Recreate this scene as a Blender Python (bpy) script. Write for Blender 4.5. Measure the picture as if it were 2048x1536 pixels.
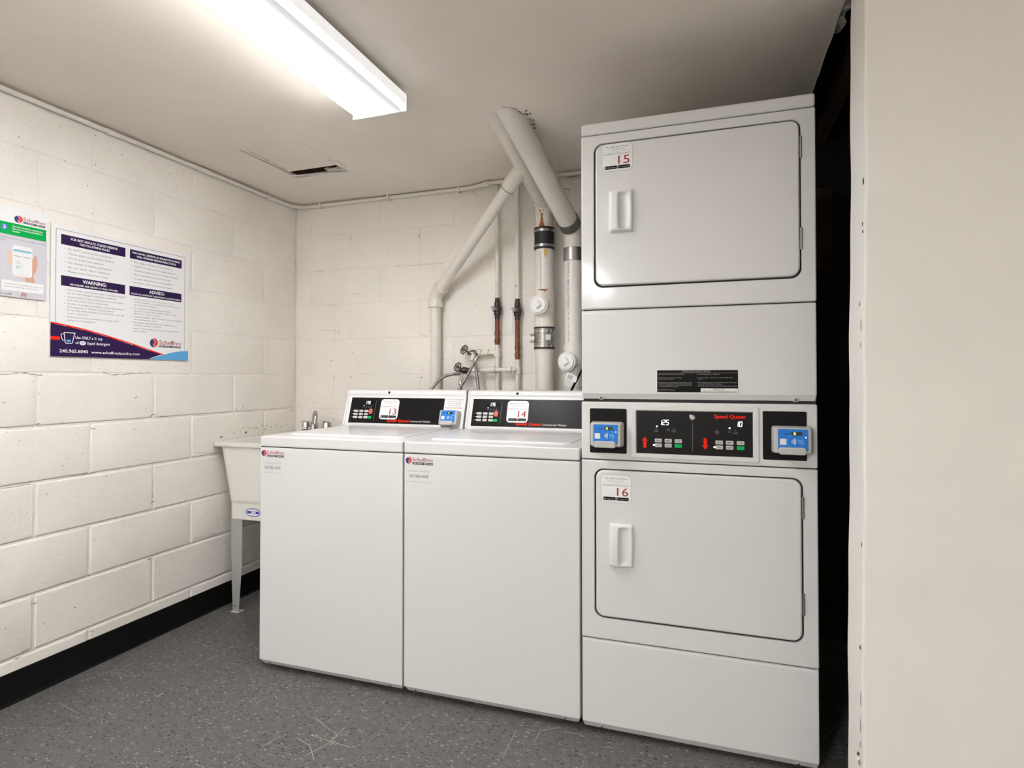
import bpy, bmesh, math, random
from mathutils import Vector, Matrix
random.seed(7)
scene = bpy.context.scene
for o in list(bpy.data.objects): bpy.data.objects.remove(o, do_unlink=True)
COL = scene.collection

# ------------------------------------------------------------------ camera, world, exposure
FPX, YAW, PITCH, HORIZON, CAM_H = 1182.0, math.radians(18.7), math.radians(0.8), 756.0, 1.144
PPY = HORIZON - FPX * math.tan(PITCH)
cam_d = bpy.data.cameras.new('camera'); cam = bpy.data.objects.new('camera', cam_d); COL.objects.link(cam)
cam_d.sensor_width = 36.0; cam_d.lens = FPX / 2048 * 36.0; cam_d.clip_start = 0.02
cam_d.shift_y = (PPY - 768.0) / 2048.0
cam.location = (0, 0, CAM_H); cam.rotation_euler = (math.pi / 2 + PITCH, 0, YAW)
scene.camera = cam
world = bpy.data.worlds.new('world'); scene.world = world; world.use_nodes = True
world.node_tree.nodes['Background'].inputs[0].default_value = (0.02, 0.02, 0.02, 1)
vs = scene.view_settings
vs.view_transform = 'Standard'; vs.look = 'None'; vs.gamma = 1.0; vs.use_curve_mapping = False
vs.exposure = 0.0
LAMP = 33.5              # radiance of the fluorescent diffusers
LAMP_COL = (0.99, 0.985, 1.0)
LAMP_REAR = 3.5          # rear fixture boosted to brighten the partition and machine fronts

_r = Vector((math.cos(YAW), math.sin(YAW), 0)); _fl = Vector((-math.sin(YAW), math.cos(YAW), 0)); _u = Vector((0, 0, 1))
_fw = _fl * math.cos(PITCH) + _u * math.sin(PITCH); _up = -_fl * math.sin(PITCH) + _u * math.cos(PITCH)
def ray(x, y): return _r * ((x - 1024) / FPX) - _up * ((y - PPY) / FPX) + _fw
def hit(x, y, axis, v):      # where the photo's pixel meets the plane axis = v (floor, wall, front of a machine)
    d = ray(x, y); c = Vector((0, 0, CAM_H)); return c + d * ((v - c[axis]) / d[axis])

# ------------------------------------------------------------------ materials
MATS = {}
def mat(name, col, rough=0.5, metal=0.0, emit=None, estr=0.0, noise=0.0, nscale=20.0, bump=0.0, bscale=200.0, coat=0.0, spec=0.5, bdist=0.002):
    if name in MATS: return MATS[name]
    m = bpy.data.materials.new(name); m.use_nodes = True; nt = m.node_tree; b = nt.nodes['Principled BSDF']
    b.inputs['Base Color'].default_value = (*col, 1); b.inputs['Roughness'].default_value = rough; b.inputs['Metallic'].default_value = metal
    b.inputs['Specular IOR Level'].default_value = spec
    if coat: b.inputs['Coat Weight'].default_value = coat; b.inputs['Coat Roughness'].default_value = 0.12
    if emit: b.inputs['Emission Color'].default_value = (*emit, 1); b.inputs['Emission Strength'].default_value = estr
    if noise or bump: tc = nt.nodes.new('ShaderNodeNewGeometry')
    if noise:
        n = nt.nodes.new('ShaderNodeTexNoise'); n.inputs['Scale'].default_value = nscale; n.inputs['Detail'].default_value = 5
        nt.links.new(tc.outputs['Position'], n.inputs['Vector'])
        r = nt.nodes.new('ShaderNodeValToRGB'); r.color_ramp.elements[0].position = 0.3; r.color_ramp.elements[1].position = 0.7
        r.color_ramp.elements[0].color = (*[c * (1 - noise) for c in col], 1); r.color_ramp.elements[1].color = (*[min(1, c * (1 + noise)) for c in col], 1)
        nt.links.new(n.outputs['Fac'], r.inputs['Fac']); nt.links.new(r.outputs['Color'], b.inputs['Base Color'])
    if bump:
        n = nt.nodes.new('ShaderNodeTexNoise'); n.inputs['Scale'].default_value = bscale; n.inputs['Detail'].default_value = 4
        nt.links.new(tc.outputs['Position'], n.inputs['Vector'])
        bp = nt.nodes.new('ShaderNodeBump'); bp.inputs['Strength'].default_value = bump; bp.inputs['Distance'].default_value = bdist
        nt.links.new(n.outputs['Fac'], bp.inputs['Height']); nt.links.new(bp.outputs['Normal'], b.inputs['Normal'])
    MATS[name] = m
    return m

def add_node(nt, t, **kw):
    n = nt.nodes.new(t)
    for k, v in kw.items():
        if k in n.inputs: n.inputs[k].default_value = v
        else: setattr(n, k, v)
    return n
def ramp(nt, fac, stops, interp='LINEAR'):
    r = nt.nodes.new('ShaderNodeValToRGB'); r.color_ramp.interpolation = interp
    el = r.color_ramp.elements
    while len(el) < len(stops): el.new(0.5)
    for e, (p, c) in zip(el, stops): e.position = p; e.color = (*c, 1) if len(c) == 3 else c
    nt.links.new(fac, r.inputs['Fac']); return r.outputs['Color']
def mix(nt, fac, a, b, mode='MIX'):
    m = nt.nodes.new('ShaderNodeMix'); m.data_type = 'RGBA'; m.blend_type = mode
    for sock, v in ((m.inputs[0], fac), (m.inputs[6], a), (m.inputs[7], b)):
        if hasattr(v, 'is_linked'): nt.links.new(v, sock)
        elif isinstance(v, tuple): sock.default_value = (*v, 1)
        else: sock.default_value = v
    return m.outputs[2]

def block_paint(name, col, pit, rough=0.55):      # cream paint over rough concrete block: pores, grime specks
    m = bpy.data.materials.new(name); m.use_nodes = True; nt = m.node_tree; b = nt.nodes['Principled BSDF']
    g = nt.nodes.new('ShaderNodeNewGeometry'); P = g.outputs['Position']
    def noise(s, d=4): n = add_node(nt, 'ShaderNodeTexNoise', Scale=s, Detail=d); nt.links.new(P, n.inputs['Vector']); return n.outputs['Fac']
    big = ramp(nt, noise(3.0), [(0.3, tuple(c * 0.95 for c in col)), (0.7, tuple(min(1, c * 1.03) for c in col))])
    specks = ramp(nt, noise(95, 2), [(0.0, (1, 1, 1)), (0.235, (1, 1, 1)), (0.27, (0, 0, 0))])
    c1 = mix(nt, specks, big, (0.22, 0.19, 0.15))
    nt.links.new(c1, b.inputs['Base Color']); b.inputs['Roughness'].default_value = rough
    n1 = noise(140, 6); n2 = noise(28, 3)
    ad = add_node(nt, 'ShaderNodeMath', operation='MULTIPLY_ADD'); nt.links.new(n2, ad.inputs[0]); ad.inputs[1].default_value = 1.2; nt.links.new(n1, ad.inputs[2])
    bp = add_node(nt, 'ShaderNodeBump', Strength=pit, Distance=0.004); nt.links.new(ad.outputs[0], bp.inputs['Height'])
    nt.links.new(bp.outputs['Normal'], b.inputs['Normal'])
    return m
CREAM = (0.875, 0.834, 0.77)
M_block = block_paint('painted_block', CREAM, 0.55)
M_mortar = block_paint('painted_mortar', tuple(c * 0.97 for c in CREAM), 0.6)
M_plaster = mat('painted_plaster', (0.88, 0.855, 0.80), 0.5, noise=0.03, nscale=4, bump=0.12, bscale=60)
M_ceil = mat('ceiling_paint', (0.86, 0.79, 0.71), 0.55, noise=0.04, nscale=3.0, bump=0.10, bscale=35)
M_rawplaster = mat('torn_plaster', (0.55, 0.53, 0.5), 0.9, noise=0.5, nscale=60, bump=0.8, bscale=80)
M_dirt = mat('dirt_crack', (0.085, 0.068, 0.052), 0.9)
M_chipw = mat('bare_plaster_chip', (0.82, 0.80, 0.77), 0.9)
M_closet = mat('closet_shade', (0.012, 0.009, 0.007), 0.9, noise=0.5, nscale=6)  # near-black colour stands in for the closet's lack of light
M_wood = mat('old_wood', (0.07, 0.035, 0.02), 0.8, noise=0.4, nscale=9)
M_white = mat('white_enamel', (0.70, 0.695, 0.685), 0.5, coat=0.45, spec=0.25, bump=0.03, bscale=260, bdist=0.001)
M_white2 = mat('white_plastic', (0.76, 0.76, 0.75), 0.32)
M_gap = mat('gap_shade', (0.02, 0.02, 0.02), 0.8)  # dark fill in seams and recesses, standing in for gap shade
M_blackp = mat('black_panel', (0.006, 0.0055, 0.0055), 0.3, spec=0.2)
M_black = mat('black_plastic', (0.005, 0.005, 0.005), 0.5, spec=0.15)
M_vinyl = mat('black_vinyl', (0.005, 0.005, 0.005), 0.45, spec=0.2)
M_grey = mat('grey_plastic', (0.50, 0.49, 0.47), 0.45)
M_btn = mat('button_grey', (0.58, 0.57, 0.55), 0.45)
M_green = mat('button_green', (0.0, 0.42, 0.10), 0.4, spec=0.2)
M_red = mat('print_red', (0.85, 0.022, 0.008), 0.5, spec=0.1)
M_redbtn = mat('button_red', (0.80, 0.16, 0.13), 0.45)
M_dkred = mat('print_dark_red', (0.36, 0.03, 0.035), 0.5, spec=0.1)
M_ink = mat('print_black', (0.006, 0.006, 0.006), 0.5, spec=0.12)
M_greytx = mat('print_grey', (0.16, 0.16, 0.16), 0.5)
M_ltgrey = mat('print_light_grey', (0.36, 0.36, 0.36), 0.5)
M_whitep = mat('print_white', (0.86, 0.86, 0.86), 0.5)
M_navy = mat('print_navy', (0.028, 0.012, 0.065), 0.5, spec=0.12)
M_navy2 = mat('logo_navy', (0.02, 0.03, 0.16), 0.4)
M_logored = mat('logo_red', (0.72, 0.06, 0.05), 0.4)
M_sky = mat('print_sky_blue', (0.10, 0.38, 0.72), 0.4)
M_blue = mat('reader_blue', (0.025, 0.20, 0.66), 0.4, spec=0.15)
M_blue2 = mat('reader_icon_blue', (0.18, 0.46, 0.85), 0.4)
M_signw = mat('sign_white', (0.83, 0.83, 0.83), 0.32)
M_lilac = mat('poster_lilac', (0.62, 0.61, 0.66), 0.35)
M_pgreen = mat('poster_green', (0.0, 0.38, 0.07), 0.5, spec=0.12)
M_skin = mat('print_skin', (0.66, 0.36, 0.25), 0.5)
M_skin2 = mat('print_skin_light', (0.78, 0.55, 0.44), 0.5)
M_teal = mat('print_teal', (0.22, 0.48, 0.62), 0.5)
M_led = mat('led_white', (0.9, 0.9, 0.9), 0.4, emit=(1, 1, 1), estr=1.5)
M_ledg = mat('led_yellow_green', (0.7, 0.9, 0.2), 0.4, emit=(0.85, 1.0, 0.25), estr=1.1)
M_disp = mat('display_glass', (0.02, 0.03, 0.012), 0.2)
M_steel = mat('steel', (0.38, 0.37, 0.355), 0.35, 1.0)
M_chrome = mat('chrome', (0.52, 0.51, 0.49), 0.14, 1.0)
M_galv = mat('galvanised_leg', (0.42, 0.43, 0.42), 0.5, 0.35, noise=0.06, nscale=12)
M_tub = mat('tub_plastic', (0.76, 0.74, 0.69), 0.4)
M_pvc = mat('painted_pvc', (0.77, 0.73, 0.66), 0.4, noise=0.03, nscale=10)
M_pvcw = mat('white_pvc', (0.80, 0.78, 0.74), 0.35)
M_cap = mat('white_cleanout', (0.86, 0.85, 0.83), 0.35)
M_rubber = mat('black_rubber', (0.012, 0.012, 0.013), 0.55)
M_brass = mat('tarnished_brass', (0.06, 0.05, 0.04), 0.45, 0.6, noise=0.5, nscale=120)
M_copper = mat('aged_copper', (0.21, 0.075, 0.04), 0.45, 0.5, noise=0.35, nscale=50)
M_wheel = mat('dark_metal_wheel', (0.20, 0.19, 0.175), 0.4, 0.9)
M_braid = mat('braided_steel', (0.27, 0.26, 0.245), 0.38, 0.85, noise=0.35, nscale=420, bump=0.4, bscale=500)
M_fix = mat('fixture_white', (0.85, 0.85, 0.83), 0.4)

def rust_paint():                                 # white pipe paint with rust runs under the joints
    m = bpy.data.materials.new('rust_stained_paint'); m.use_nodes = True; nt = m.node_tree; b = nt.nodes['Principled BSDF']
    g = nt.nodes.new('ShaderNodeNewGeometry')
    mp = add_node(nt, 'ShaderNodeMapping'); mp.inputs['Scale'].default_value = (26, 26, 5); nt.links.new(g.outputs['Position'], mp.inputs['Vector'])
    n = add_node(nt, 'ShaderNodeTexNoise', Scale=1.6, Detail=4); nt.links.new(mp.outputs[0], n.inputs['Vector'])
    c = ramp(nt, n.outputs['Fac'], [(0.0, (0.77, 0.73, 0.66)), (0.60, (0.77, 0.73, 0.66)), (0.68, (0.70, 0.54, 0.30)), (0.80, (0.33, 0.12, 0.035))])
    nt.links.new(c, b.inputs['Base Color']); b.inputs['Roughness'].default_value = 0.45
    return m
M_rust = rust_paint()
M_rustpatch = mat('rust_run', (0.30, 0.09, 0.02), 0.7, noise=0.5, nscale=90)
M_yellow = mat('yellow_stain', (0.70, 0.47, 0.12), 0.6)

def floor_mat():
    m = bpy.data.materials.new('speckled_vinyl_tile'); m.use_nodes = True; nt = m.node_tree; b = nt.nodes['Principled BSDF']
    g = nt.nodes.new('ShaderNodeNewGeometry'); P = g.outputs['Position']
    def flecks(scale, seed, thr, stretch):
        mp = add_node(nt, 'ShaderNodeMapping'); mp.inputs['Scale'].default_value = (scale * stretch, scale, scale); mp.inputs['Location'].default_value = (seed, seed * 2, 0)
        nt.links.new(P, mp.inputs['Vector'])
        dn = add_node(nt, 'ShaderNodeTexNoise', Scale=1.4, Detail=1); nt.links.new(mp.outputs[0], dn.inputs['Vector'])
        v = add_node(nt, 'ShaderNodeVectorMath', operation='MULTIPLY_ADD'); nt.links.new(dn.outputs['Color'], v.inputs[0]); v.inputs[1].default_value = (0.9,) * 3; nt.links.new(mp.outputs[0], v.inputs[2])
        vo = add_node(nt, 'ShaderNodeTexVoronoi', Scale=1.0); nt.links.new(v.outputs[0], vo.inputs['Vector'])
        sep = nt.nodes.new('ShaderNodeSeparateColor'); nt.links.new(vo.outputs['Color'], sep.inputs[0])
        a = add_node(nt, 'ShaderNodeMath', operation='GREATER_THAN'); nt.links.new(sep.outputs[0], a.inputs[0]); a.inputs[1].default_value = thr
        d = add_node(nt, 'ShaderNodeMath', operation='LESS_THAN'); nt.links.new(vo.outputs['Distance'], d.inputs[0]); d.inputs[1].default_value = 0.42
        mu = add_node(nt, 'ShaderNodeMath', operation='MULTIPLY'); nt.links.new(a.outputs[0], mu.inputs[0]); nt.links.new(d.outputs[0], mu.inputs[1])
        return mu.outputs[0]
    n = add_node(nt, 'ShaderNodeTexNoise', Scale=1.7, Detail=3); nt.links.new(P, n.inputs['Vector'])
    base = ramp(nt, n.outputs['Fac'], [(0.3, (0.118, 0.113, 0.105)), (0.5, (0.135, 0.13, 0.125)), (0.7, (0.125, 0.12, 0.118))])
    n2 = add_node(nt, 'ShaderNodeTexNoise', Scale=45, Detail=4); nt.links.new(P, n2.inputs['Vector'])
    base = mix(nt, 0.5, base, ramp(nt, n2.outputs['Fac'], [(0.3, (0.55, 0.55, 0.55)), (0.7, (1.0, 1.0, 1.0))]), 'MULTIPLY')
    c = mix(nt, flecks(165, 3.0, 0.91, 0.42), base, (0.29, 0.28, 0.26))
    c = mix(nt, flecks(165, 9.0, 0.87, 0.42), c, (0.03, 0.03, 0.03))
    c = mix(nt, flecks(270, 5.0, 0.89, 0.6), c, (0.22, 0.21, 0.195))
    c = mix(nt, flecks(270, 15.0, 0.86, 0.6), c, (0.045, 0.045, 0.045))
    nt.links.new(c, b.inputs['Base Color']); b.inputs['Roughness'].default_value = 0.5; b.inputs['Specular IOR Level'].default_value = 0.35
    return m
M_floor = floor_mat()
M_scuff = mat('pale_scuff', (0.33, 0.305, 0.28), 0.7)

# ------------------------------------------------------------------ mesh helpers
OFF = {}
class F:                                          # a local frame on a surface: a right, b up, c out of it
    def __init__(s, o, ex=(1, 0, 0), ey=(0, 0, 1)):
        s.o = Vector(o); s.ex = Vector(ex).normalized(); s.ey = Vector(ey).normalized(); s.ez = s.ex.cross(s.ey)
    def __call__(s, a, b, c=0.0): return s.o + s.ex * a + s.ey * b + s.ez * c
    def at(s, a, b, c=0.0): return F(s(a, b, c), s.ex, s.ey)

def rr(cx, cy, w, h, r, n=5):
    r = min(r, w / 2 - 1e-5, h / 2 - 1e-5); pts = []
    for qx, qy, a0 in ((1, 1, 0), (-1, 1, 90), (-1, -1, 180), (1, -1, 270)):
        for k in range(n + 1):
            a = math.radians(a0 + 90 * k / n); pts.append((cx + qx * (w / 2 - r) + r * math.cos(a), cy + qy * (h / 2 - r) + r * math.sin(a)))
    return pts
def fillet(pts, r, n=6):
    pts = [Vector(p) for p in pts]; out = [pts[0]]
    for i in range(1, len(pts) - 1):
        p = pts[i]; d0 = pts[i - 1] - p; d1 = pts[i + 1] - p; k = min(r, d0.length * 0.48, d1.length * 0.48)
        a = p + d0.normalized() * k; b = p + d1.normalized() * k
        for j in range(n + 1):
            t = j / n; out.append(a * (1 - t) ** 2 + p * 2 * t * (1 - t) + b * t * t)
    out.append(pts[-1]); return out

class MB:
    def __init__(s): s.bm = bmesh.new()
    def box(s, x0, x1, y0, y1, z0, z1, bev=0.0, seg=2):
        r = bmesh.ops.create_cube(s.bm, size=1.0); vs_ = r['verts']
        for v in vs_: v.co = Vector(((x0 + x1) / 2 + v.co.x * (x1 - x0), (y0 + y1) / 2 + v.co.y * (y1 - y0), (z0 + z1) / 2 + v.co.z * (z1 - z0)))
        if bev:
            es = list({e for v in vs_ for e in v.link_edges}); bmesh.ops.bevel(s.bm, geom=es, offset=bev, segments=seg, profile=0.5, affect='EDGES')
        return s
    def loops(s, rings, cap0=True, cap1=True, closed=True):
        R = [[s.bm.verts.new(p) for p in ring] for ring in rings]
        for A, B in zip(R, R[1:]):
            n = len(A)
            for i in range(n if closed else n - 1):
                j = (i + 1) % n
                try: s.bm.faces.new((A[i], A[j], B[j], B[i]))
                except ValueError: pass
        if cap0: s.bm.faces.new(list(reversed(R[0])))
        if cap1: s.bm.faces.new(R[-1])
        return s
    def poly(s, fr, pts, c=0.0, c1=None):
        if c1 is None: s.bm.faces.new([s.bm.verts.new(fr(a, b, c)) for a, b in pts])
        else: s.loops([[fr(a, b, c) for a, b in pts], [fr(a, b, c1) for a, b in pts]])
        return s
    def rect(s, fr, a0, a1, b0, b1, c=0.0, c1=None): return s.poly(fr, [(a0, b0), (a1, b0), (a1, b1), (a0, b1)], c, c1)
    def rprism(s, fr, cx, cy, w, h, r, c0, c1, e=0.0, n=5):
        rings = [[fr(a, b, c0) for a, b in rr(cx, cy, w, h, r, n)]]
        if e:
            for t in (0.0, 0.35, 0.7, 1.0):
                i = e * (1 - math.cos(t * math.pi / 2)); k = c1 - e + e * math.sin(t * math.pi / 2)
                rings.append([fr(a, b, k) for a, b in rr(cx, cy, w - 2 * i, h - 2 * i, max(r - i, 0.0005), n)])
        else: rings.append([fr(a, b, c1) for a, b in rr(cx, cy, w, h, r, n)])
        return s.loops(rings)
    def ring_plate(s, fr, O, I, rO, rI, c_back, c_front, c_in, e=0.004, n=6):   # plate with a rounded opening
        ocx, ocy, ow, oh = O; icx, icy, iw, ih = I
        R = [[fr(a, b, c_back) for a, b in rr(ocx, ocy, ow, oh, rO, n)],
             [fr(a, b, c_front - e) for a, b in rr(ocx, ocy, ow, oh, rO, n)],
             [fr(a, b, c_front - e * 0.3) for a, b in rr(ocx, ocy, ow - 0.6 * e, oh - 0.6 * e, rO, n)],
             [fr(a, b, c_front) for a, b in rr(ocx, ocy, ow - 2 * e, oh - 2 * e, rO, n)],
             [fr(a, b, c_front) for a, b in rr(icx, icy, iw + 0.004, ih + 0.004, rI + 0.002, n)],
             [fr(a, b, c_front - 0.002) for a, b in rr(icx, icy, iw, ih, rI, n)],
             [fr(a, b, c_in) for a, b in rr(icx, icy, iw, ih, rI, n)]]
        return s.loops(R, cap0=False, cap1=True)
    def tube(s, pts, r, n=14, cap=True):
        pts = [Vector(p) for p in pts]; rs = r if isinstance(r, (list, tuple)) else [r] * len(pts); rings = []; up = None
        for i, p in enumerate(pts):
            t = (pts[min(i + 1, len(pts) - 1)] - pts[max(i - 1, 0)]).normalized()
            if up is None: up = t.orthogonal().normalized()
            up = (up - t * up.dot(t)).normalized(); sd = t.cross(up)
            rings.append([p + (up * math.cos(2 * math.pi * k / n) + sd * math.sin(2 * math.pi * k / n)) * rs[i] for k in range(n)])
        return s.loops(rings, cap, cap)
    def lathe(s, p0, axis, prof, n=20):             # prof: (distance along the axis, radius)
        ax = Vector(axis).normalized(); u = ax.orthogonal().normalized(); v = ax.cross(u); p0 = Vector(p0)
        return s.loops([[p0 + ax * t + (u * math.cos(2 * math.pi * k / n) + v * math.sin(2 * math.pi * k / n)) * max(r, 1e-4) for k in range(n)] for t, r in prof])
    def disc(s, fr, a, b, r, c, n=20, ry=None): return s.poly(fr, [(a + r * math.cos(2 * math.pi * k / n), b + (ry or r) * math.sin(2 * math.pi * k / n)) for k in range(n)], c)
    def arc(s, fr, a, b, r, w, t0, t1, c, n=14, sx=1.0):
        P = [math.radians(t0 + (t1 - t0) * k / n) for k in range(n + 1)]
        o = [(a + sx * (r + w / 2) * math.cos(t), b + (r + w / 2) * math.sin(t)) for t in P]; i = [(a + sx * (r - w / 2) * math.cos(t), b + (r - w / 2) * math.sin(t)) for t in P]
        for k in range(n): s.poly(fr, [o[k], o[k + 1], i[k + 1], i[k]], c)
        return s
    def line(s, fr, p, q, w, c):
        d = Vector((q[0] - p[0], q[1] - p[1])); nn = Vector((-d.y, d.x)).normalized() * w / 2
        return s.poly(fr, [(p[0] + nn.x, p[1] + nn.y), (p[0] - nn.x, p[1] - nn.y), (q[0] - nn.x, q[1] - nn.y), (q[0] + nn.x, q[1] + nn.y)], c)
    def text(s, fr, a, b, body, h, c=0.0006, w=None, align='L', bold=0.0):   # b is the baseline, h the cap height
        vs_, fs = glyphs(body, bold); k = h / CAP
        xs = [v[0] for v in vs_]; x0, x1 = min(xs), max(xs); kx = (w / (x1 - x0)) if w else k
        sh = {'L': x0, 'C': (x0 + x1) / 2, 'R': x1}[align]
        V = [s.bm.verts.new(fr(a + (x - sh) * kx, b + y * k, c)) for x, y in vs_]
        for f in fs:
            try: s.bm.faces.new([V[i] for i in f])
            except ValueError: pass
        return s
    def seg7(s, fr, a, b, h, body, c, slant=0.12):
        SEG = {'0': 'abcdef', '1': 'bc', '2': 'abged', '5': 'afgcd', '7': 'abc', '6': 'afgcde', '3': 'abgcd'}; w = h * 0.46; t = h * 0.13; x = a
        for ch in body:
            if ch == '.': s.disc(fr, x - t * 0.6, b + t / 2, t * 0.6, c, 8); continue
            L = {'a': ((0, h), (w, h)), 'd': ((0, 0), (w, 0)), 'g': ((0, h / 2), (w, h / 2)), 'b': ((w, h / 2), (w, h)), 'c': ((w, 0), (w, h / 2)), 'e': ((0, 0), (0, h / 2)), 'f': ((0, h / 2), (0, h))}
            for q in SEG[ch]:
                p0, p1 = L[q]; s.line(fr, (x + p0[0] + slant * p0[1], b + p0[1]), (x + p1[0] + slant * p1[1], b + p1[1]), t, c + 0.00005 * 'abcdefg'.index(q))
            x += w * 1.55 if ch != '1' else w * 1.55
        return s
    def build(s, name, m, parent=None, fix=True, sharp=38):
        if fix: bmesh.ops.recalc_face_normals(s.bm, faces=s.bm.faces)
        off = OFF.get(parent.name, Vector()) if parent else Vector()
        for v in s.bm.verts: v.co -= off
        for f in s.bm.faces: f.smooth = True
        for e in s.bm.edges:
            if len(e.link_faces) == 2 and e.calc_face_angle(0) > math.radians(sharp): e.smooth = False
        me = bpy.data.meshes.new(name); s.bm.to_mesh(me); s.bm.free(); me.materials.append(m)
        o = bpy.data.objects.new(name, me); COL.objects.link(o)
        if parent: o.parent = parent
        if fix and len(me.polygons) > 6: md = o.modifiers.new('weighted_normal', 'WEIGHTED_NORMAL'); md.keep_sharp = True; md.weight = 80
        OFF[o.name] = off.copy()
        return o

_G = {}
def glyphs(body, bold=0.0):
    key = (body, bold)
    if key not in _G:
        cu = bpy.data.curves.new('lettering', 'FONT'); cu.body = body; cu.size = 1.0; cu.resolution_u = 2; cu.offset = bold
        ob = bpy.data.objects.new('lettering', cu); me = ob.to_mesh()
        _G[key] = ([(v.co.x, v.co.y) for v in me.vertices], [tuple(p.vertices) for p in me.polygons])
        ob.to_mesh_clear(); bpy.data.objects.remove(ob); bpy.data.curves.remove(cu)
    return _G[key]
CAP = max(y for _, y in glyphs('H')[0])

def tag(o, label, cat, group=None):
    o['label'] = label; o['category'] = cat
    if group: o['group'] = group
    return o
def thing(name, loc, label, cat, group=None):
    o = bpy.data.objects.new(name, None); COL.objects.link(o); o.location = loc; o.empty_display_size = 0.05; OFF[o.name] = Vector(loc)
    return tag(o, label, cat, group)
def struct(o): o['kind'] = 'structure'; return o

# ------------------------------------------------------------------ the room shell
XL, YB, ZC = -2.34, 2.91, 2.167                   # left wall, back wall, ceiling
XR, YFR = 1.35, -3.00                             # far right wall, wall behind the photographer
struct(MB().box(XL - 0.15, XR + 0.1, YFR - 0.1, YB + 0.15, -0.1, 0.0).build('floor', M_floor))
floor = bpy.data.objects['floor']
ZJ = [0.0, 0.154, 0.357, 0.56, 0.762, 0.965, 1.164, 1.366, 1.569, 1.771, 1.974, ZC]
_BL = {}
def block(fr, a0, a1, b0, b1, proud, parent):     # one concrete block with worn edges standing proud of the joints
    key = (round(a1 - a0, 3), round(b1 - b0, 3), proud)
    if key not in _BL:
        w, h = key[0], key[1]; e = min(0.006, proud * 1.6); L = F((0, 0, 0), fr.ex, fr.ey)
        m = MB().loops([[L(a, b, -0.012) for a, b in rr(0, 0, w, h, 0.004, 2)], [L(a, b, -e * 0.7) for a, b in rr(0, 0, w, h, 0.004, 2)],
                        [L(a, b, -e * 0.2) for a, b in rr(0, 0, w - e * 0.5, h - e * 0.5, 0.004, 2)], [L(a, b, 0.0) for a, b in rr(0, 0, w - 2 * e, h - 2 * e, 0.004, 2)]], cap0=False)
        o = m.build('block', M_block, parent, fix=True, sharp=60); _BL[key] = o.data
        for v in o.data.vertices: v.co += Vector(OFF[parent.name])
    else:
        o = bpy.data.objects.new('block', _BL[key]); COL.objects.link(o); o.parent = parent
    o.location = fr((a0 + a1) / 2, (b0 + b1) / 2, 0) - OFF[parent.name]
    return o
wl = struct(MB().box(XL - 0.15, XL - 0.0045, YFR, YB + 0.15, 0, ZC + 0.02).build('wall_left', M_mortar))
wb = struct(MB().box(XL - 0.0045, 0.36, YB + 0.0045, YB + 0.15, 0, ZC + 0.02).build('wall_back', M_mortar))
FL = F((XL, 0, 0), (0, 1, 0), (0, 0, 1)); FB = F((0, YB, 0))
for k in range(11):
    z0, z1 = ZJ[k], ZJ[k + 1]; proud = 0.0045 if k < 6 else 0.0016; g = 0.0052 if k < 6 else 0.0026
    js = [1.49, 1.97, 2.43] if k % 2 == 1 else [1.69, 2.17, 2.65]
    y = js[0]
    while y > YFR + 0.5: y -= 0.478; js.insert(0, y)
    js = [YFR] + js + [YB]
    for a0, a1 in zip(js, js[1:]):
        jz = random.uniform(-0.001, 0.001)
        block(FL.at(0, 0, -0.0025 if k >= 6 else 0), a0 + g, a1 - g, z0 + g, z1 - g, proud, wl)
    js = [-2.24, -1.775, -1.315, -0.855, -0.395, 0.065] if k % 2 == 0 else [-2.08, -1.97, -1.52, -1.06, -0.6, -0.14]
    js = [XL] + js + [0.35]
    pr2 = 0.0013
    for a0, a1 in zip(js, js[1:]): block(FB.at(0, 0, -0.0030), a0 + 0.0023, a1 - 0.0023, z0 + 0.0023, z1 - 0.0023, pr2, wb)
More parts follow.
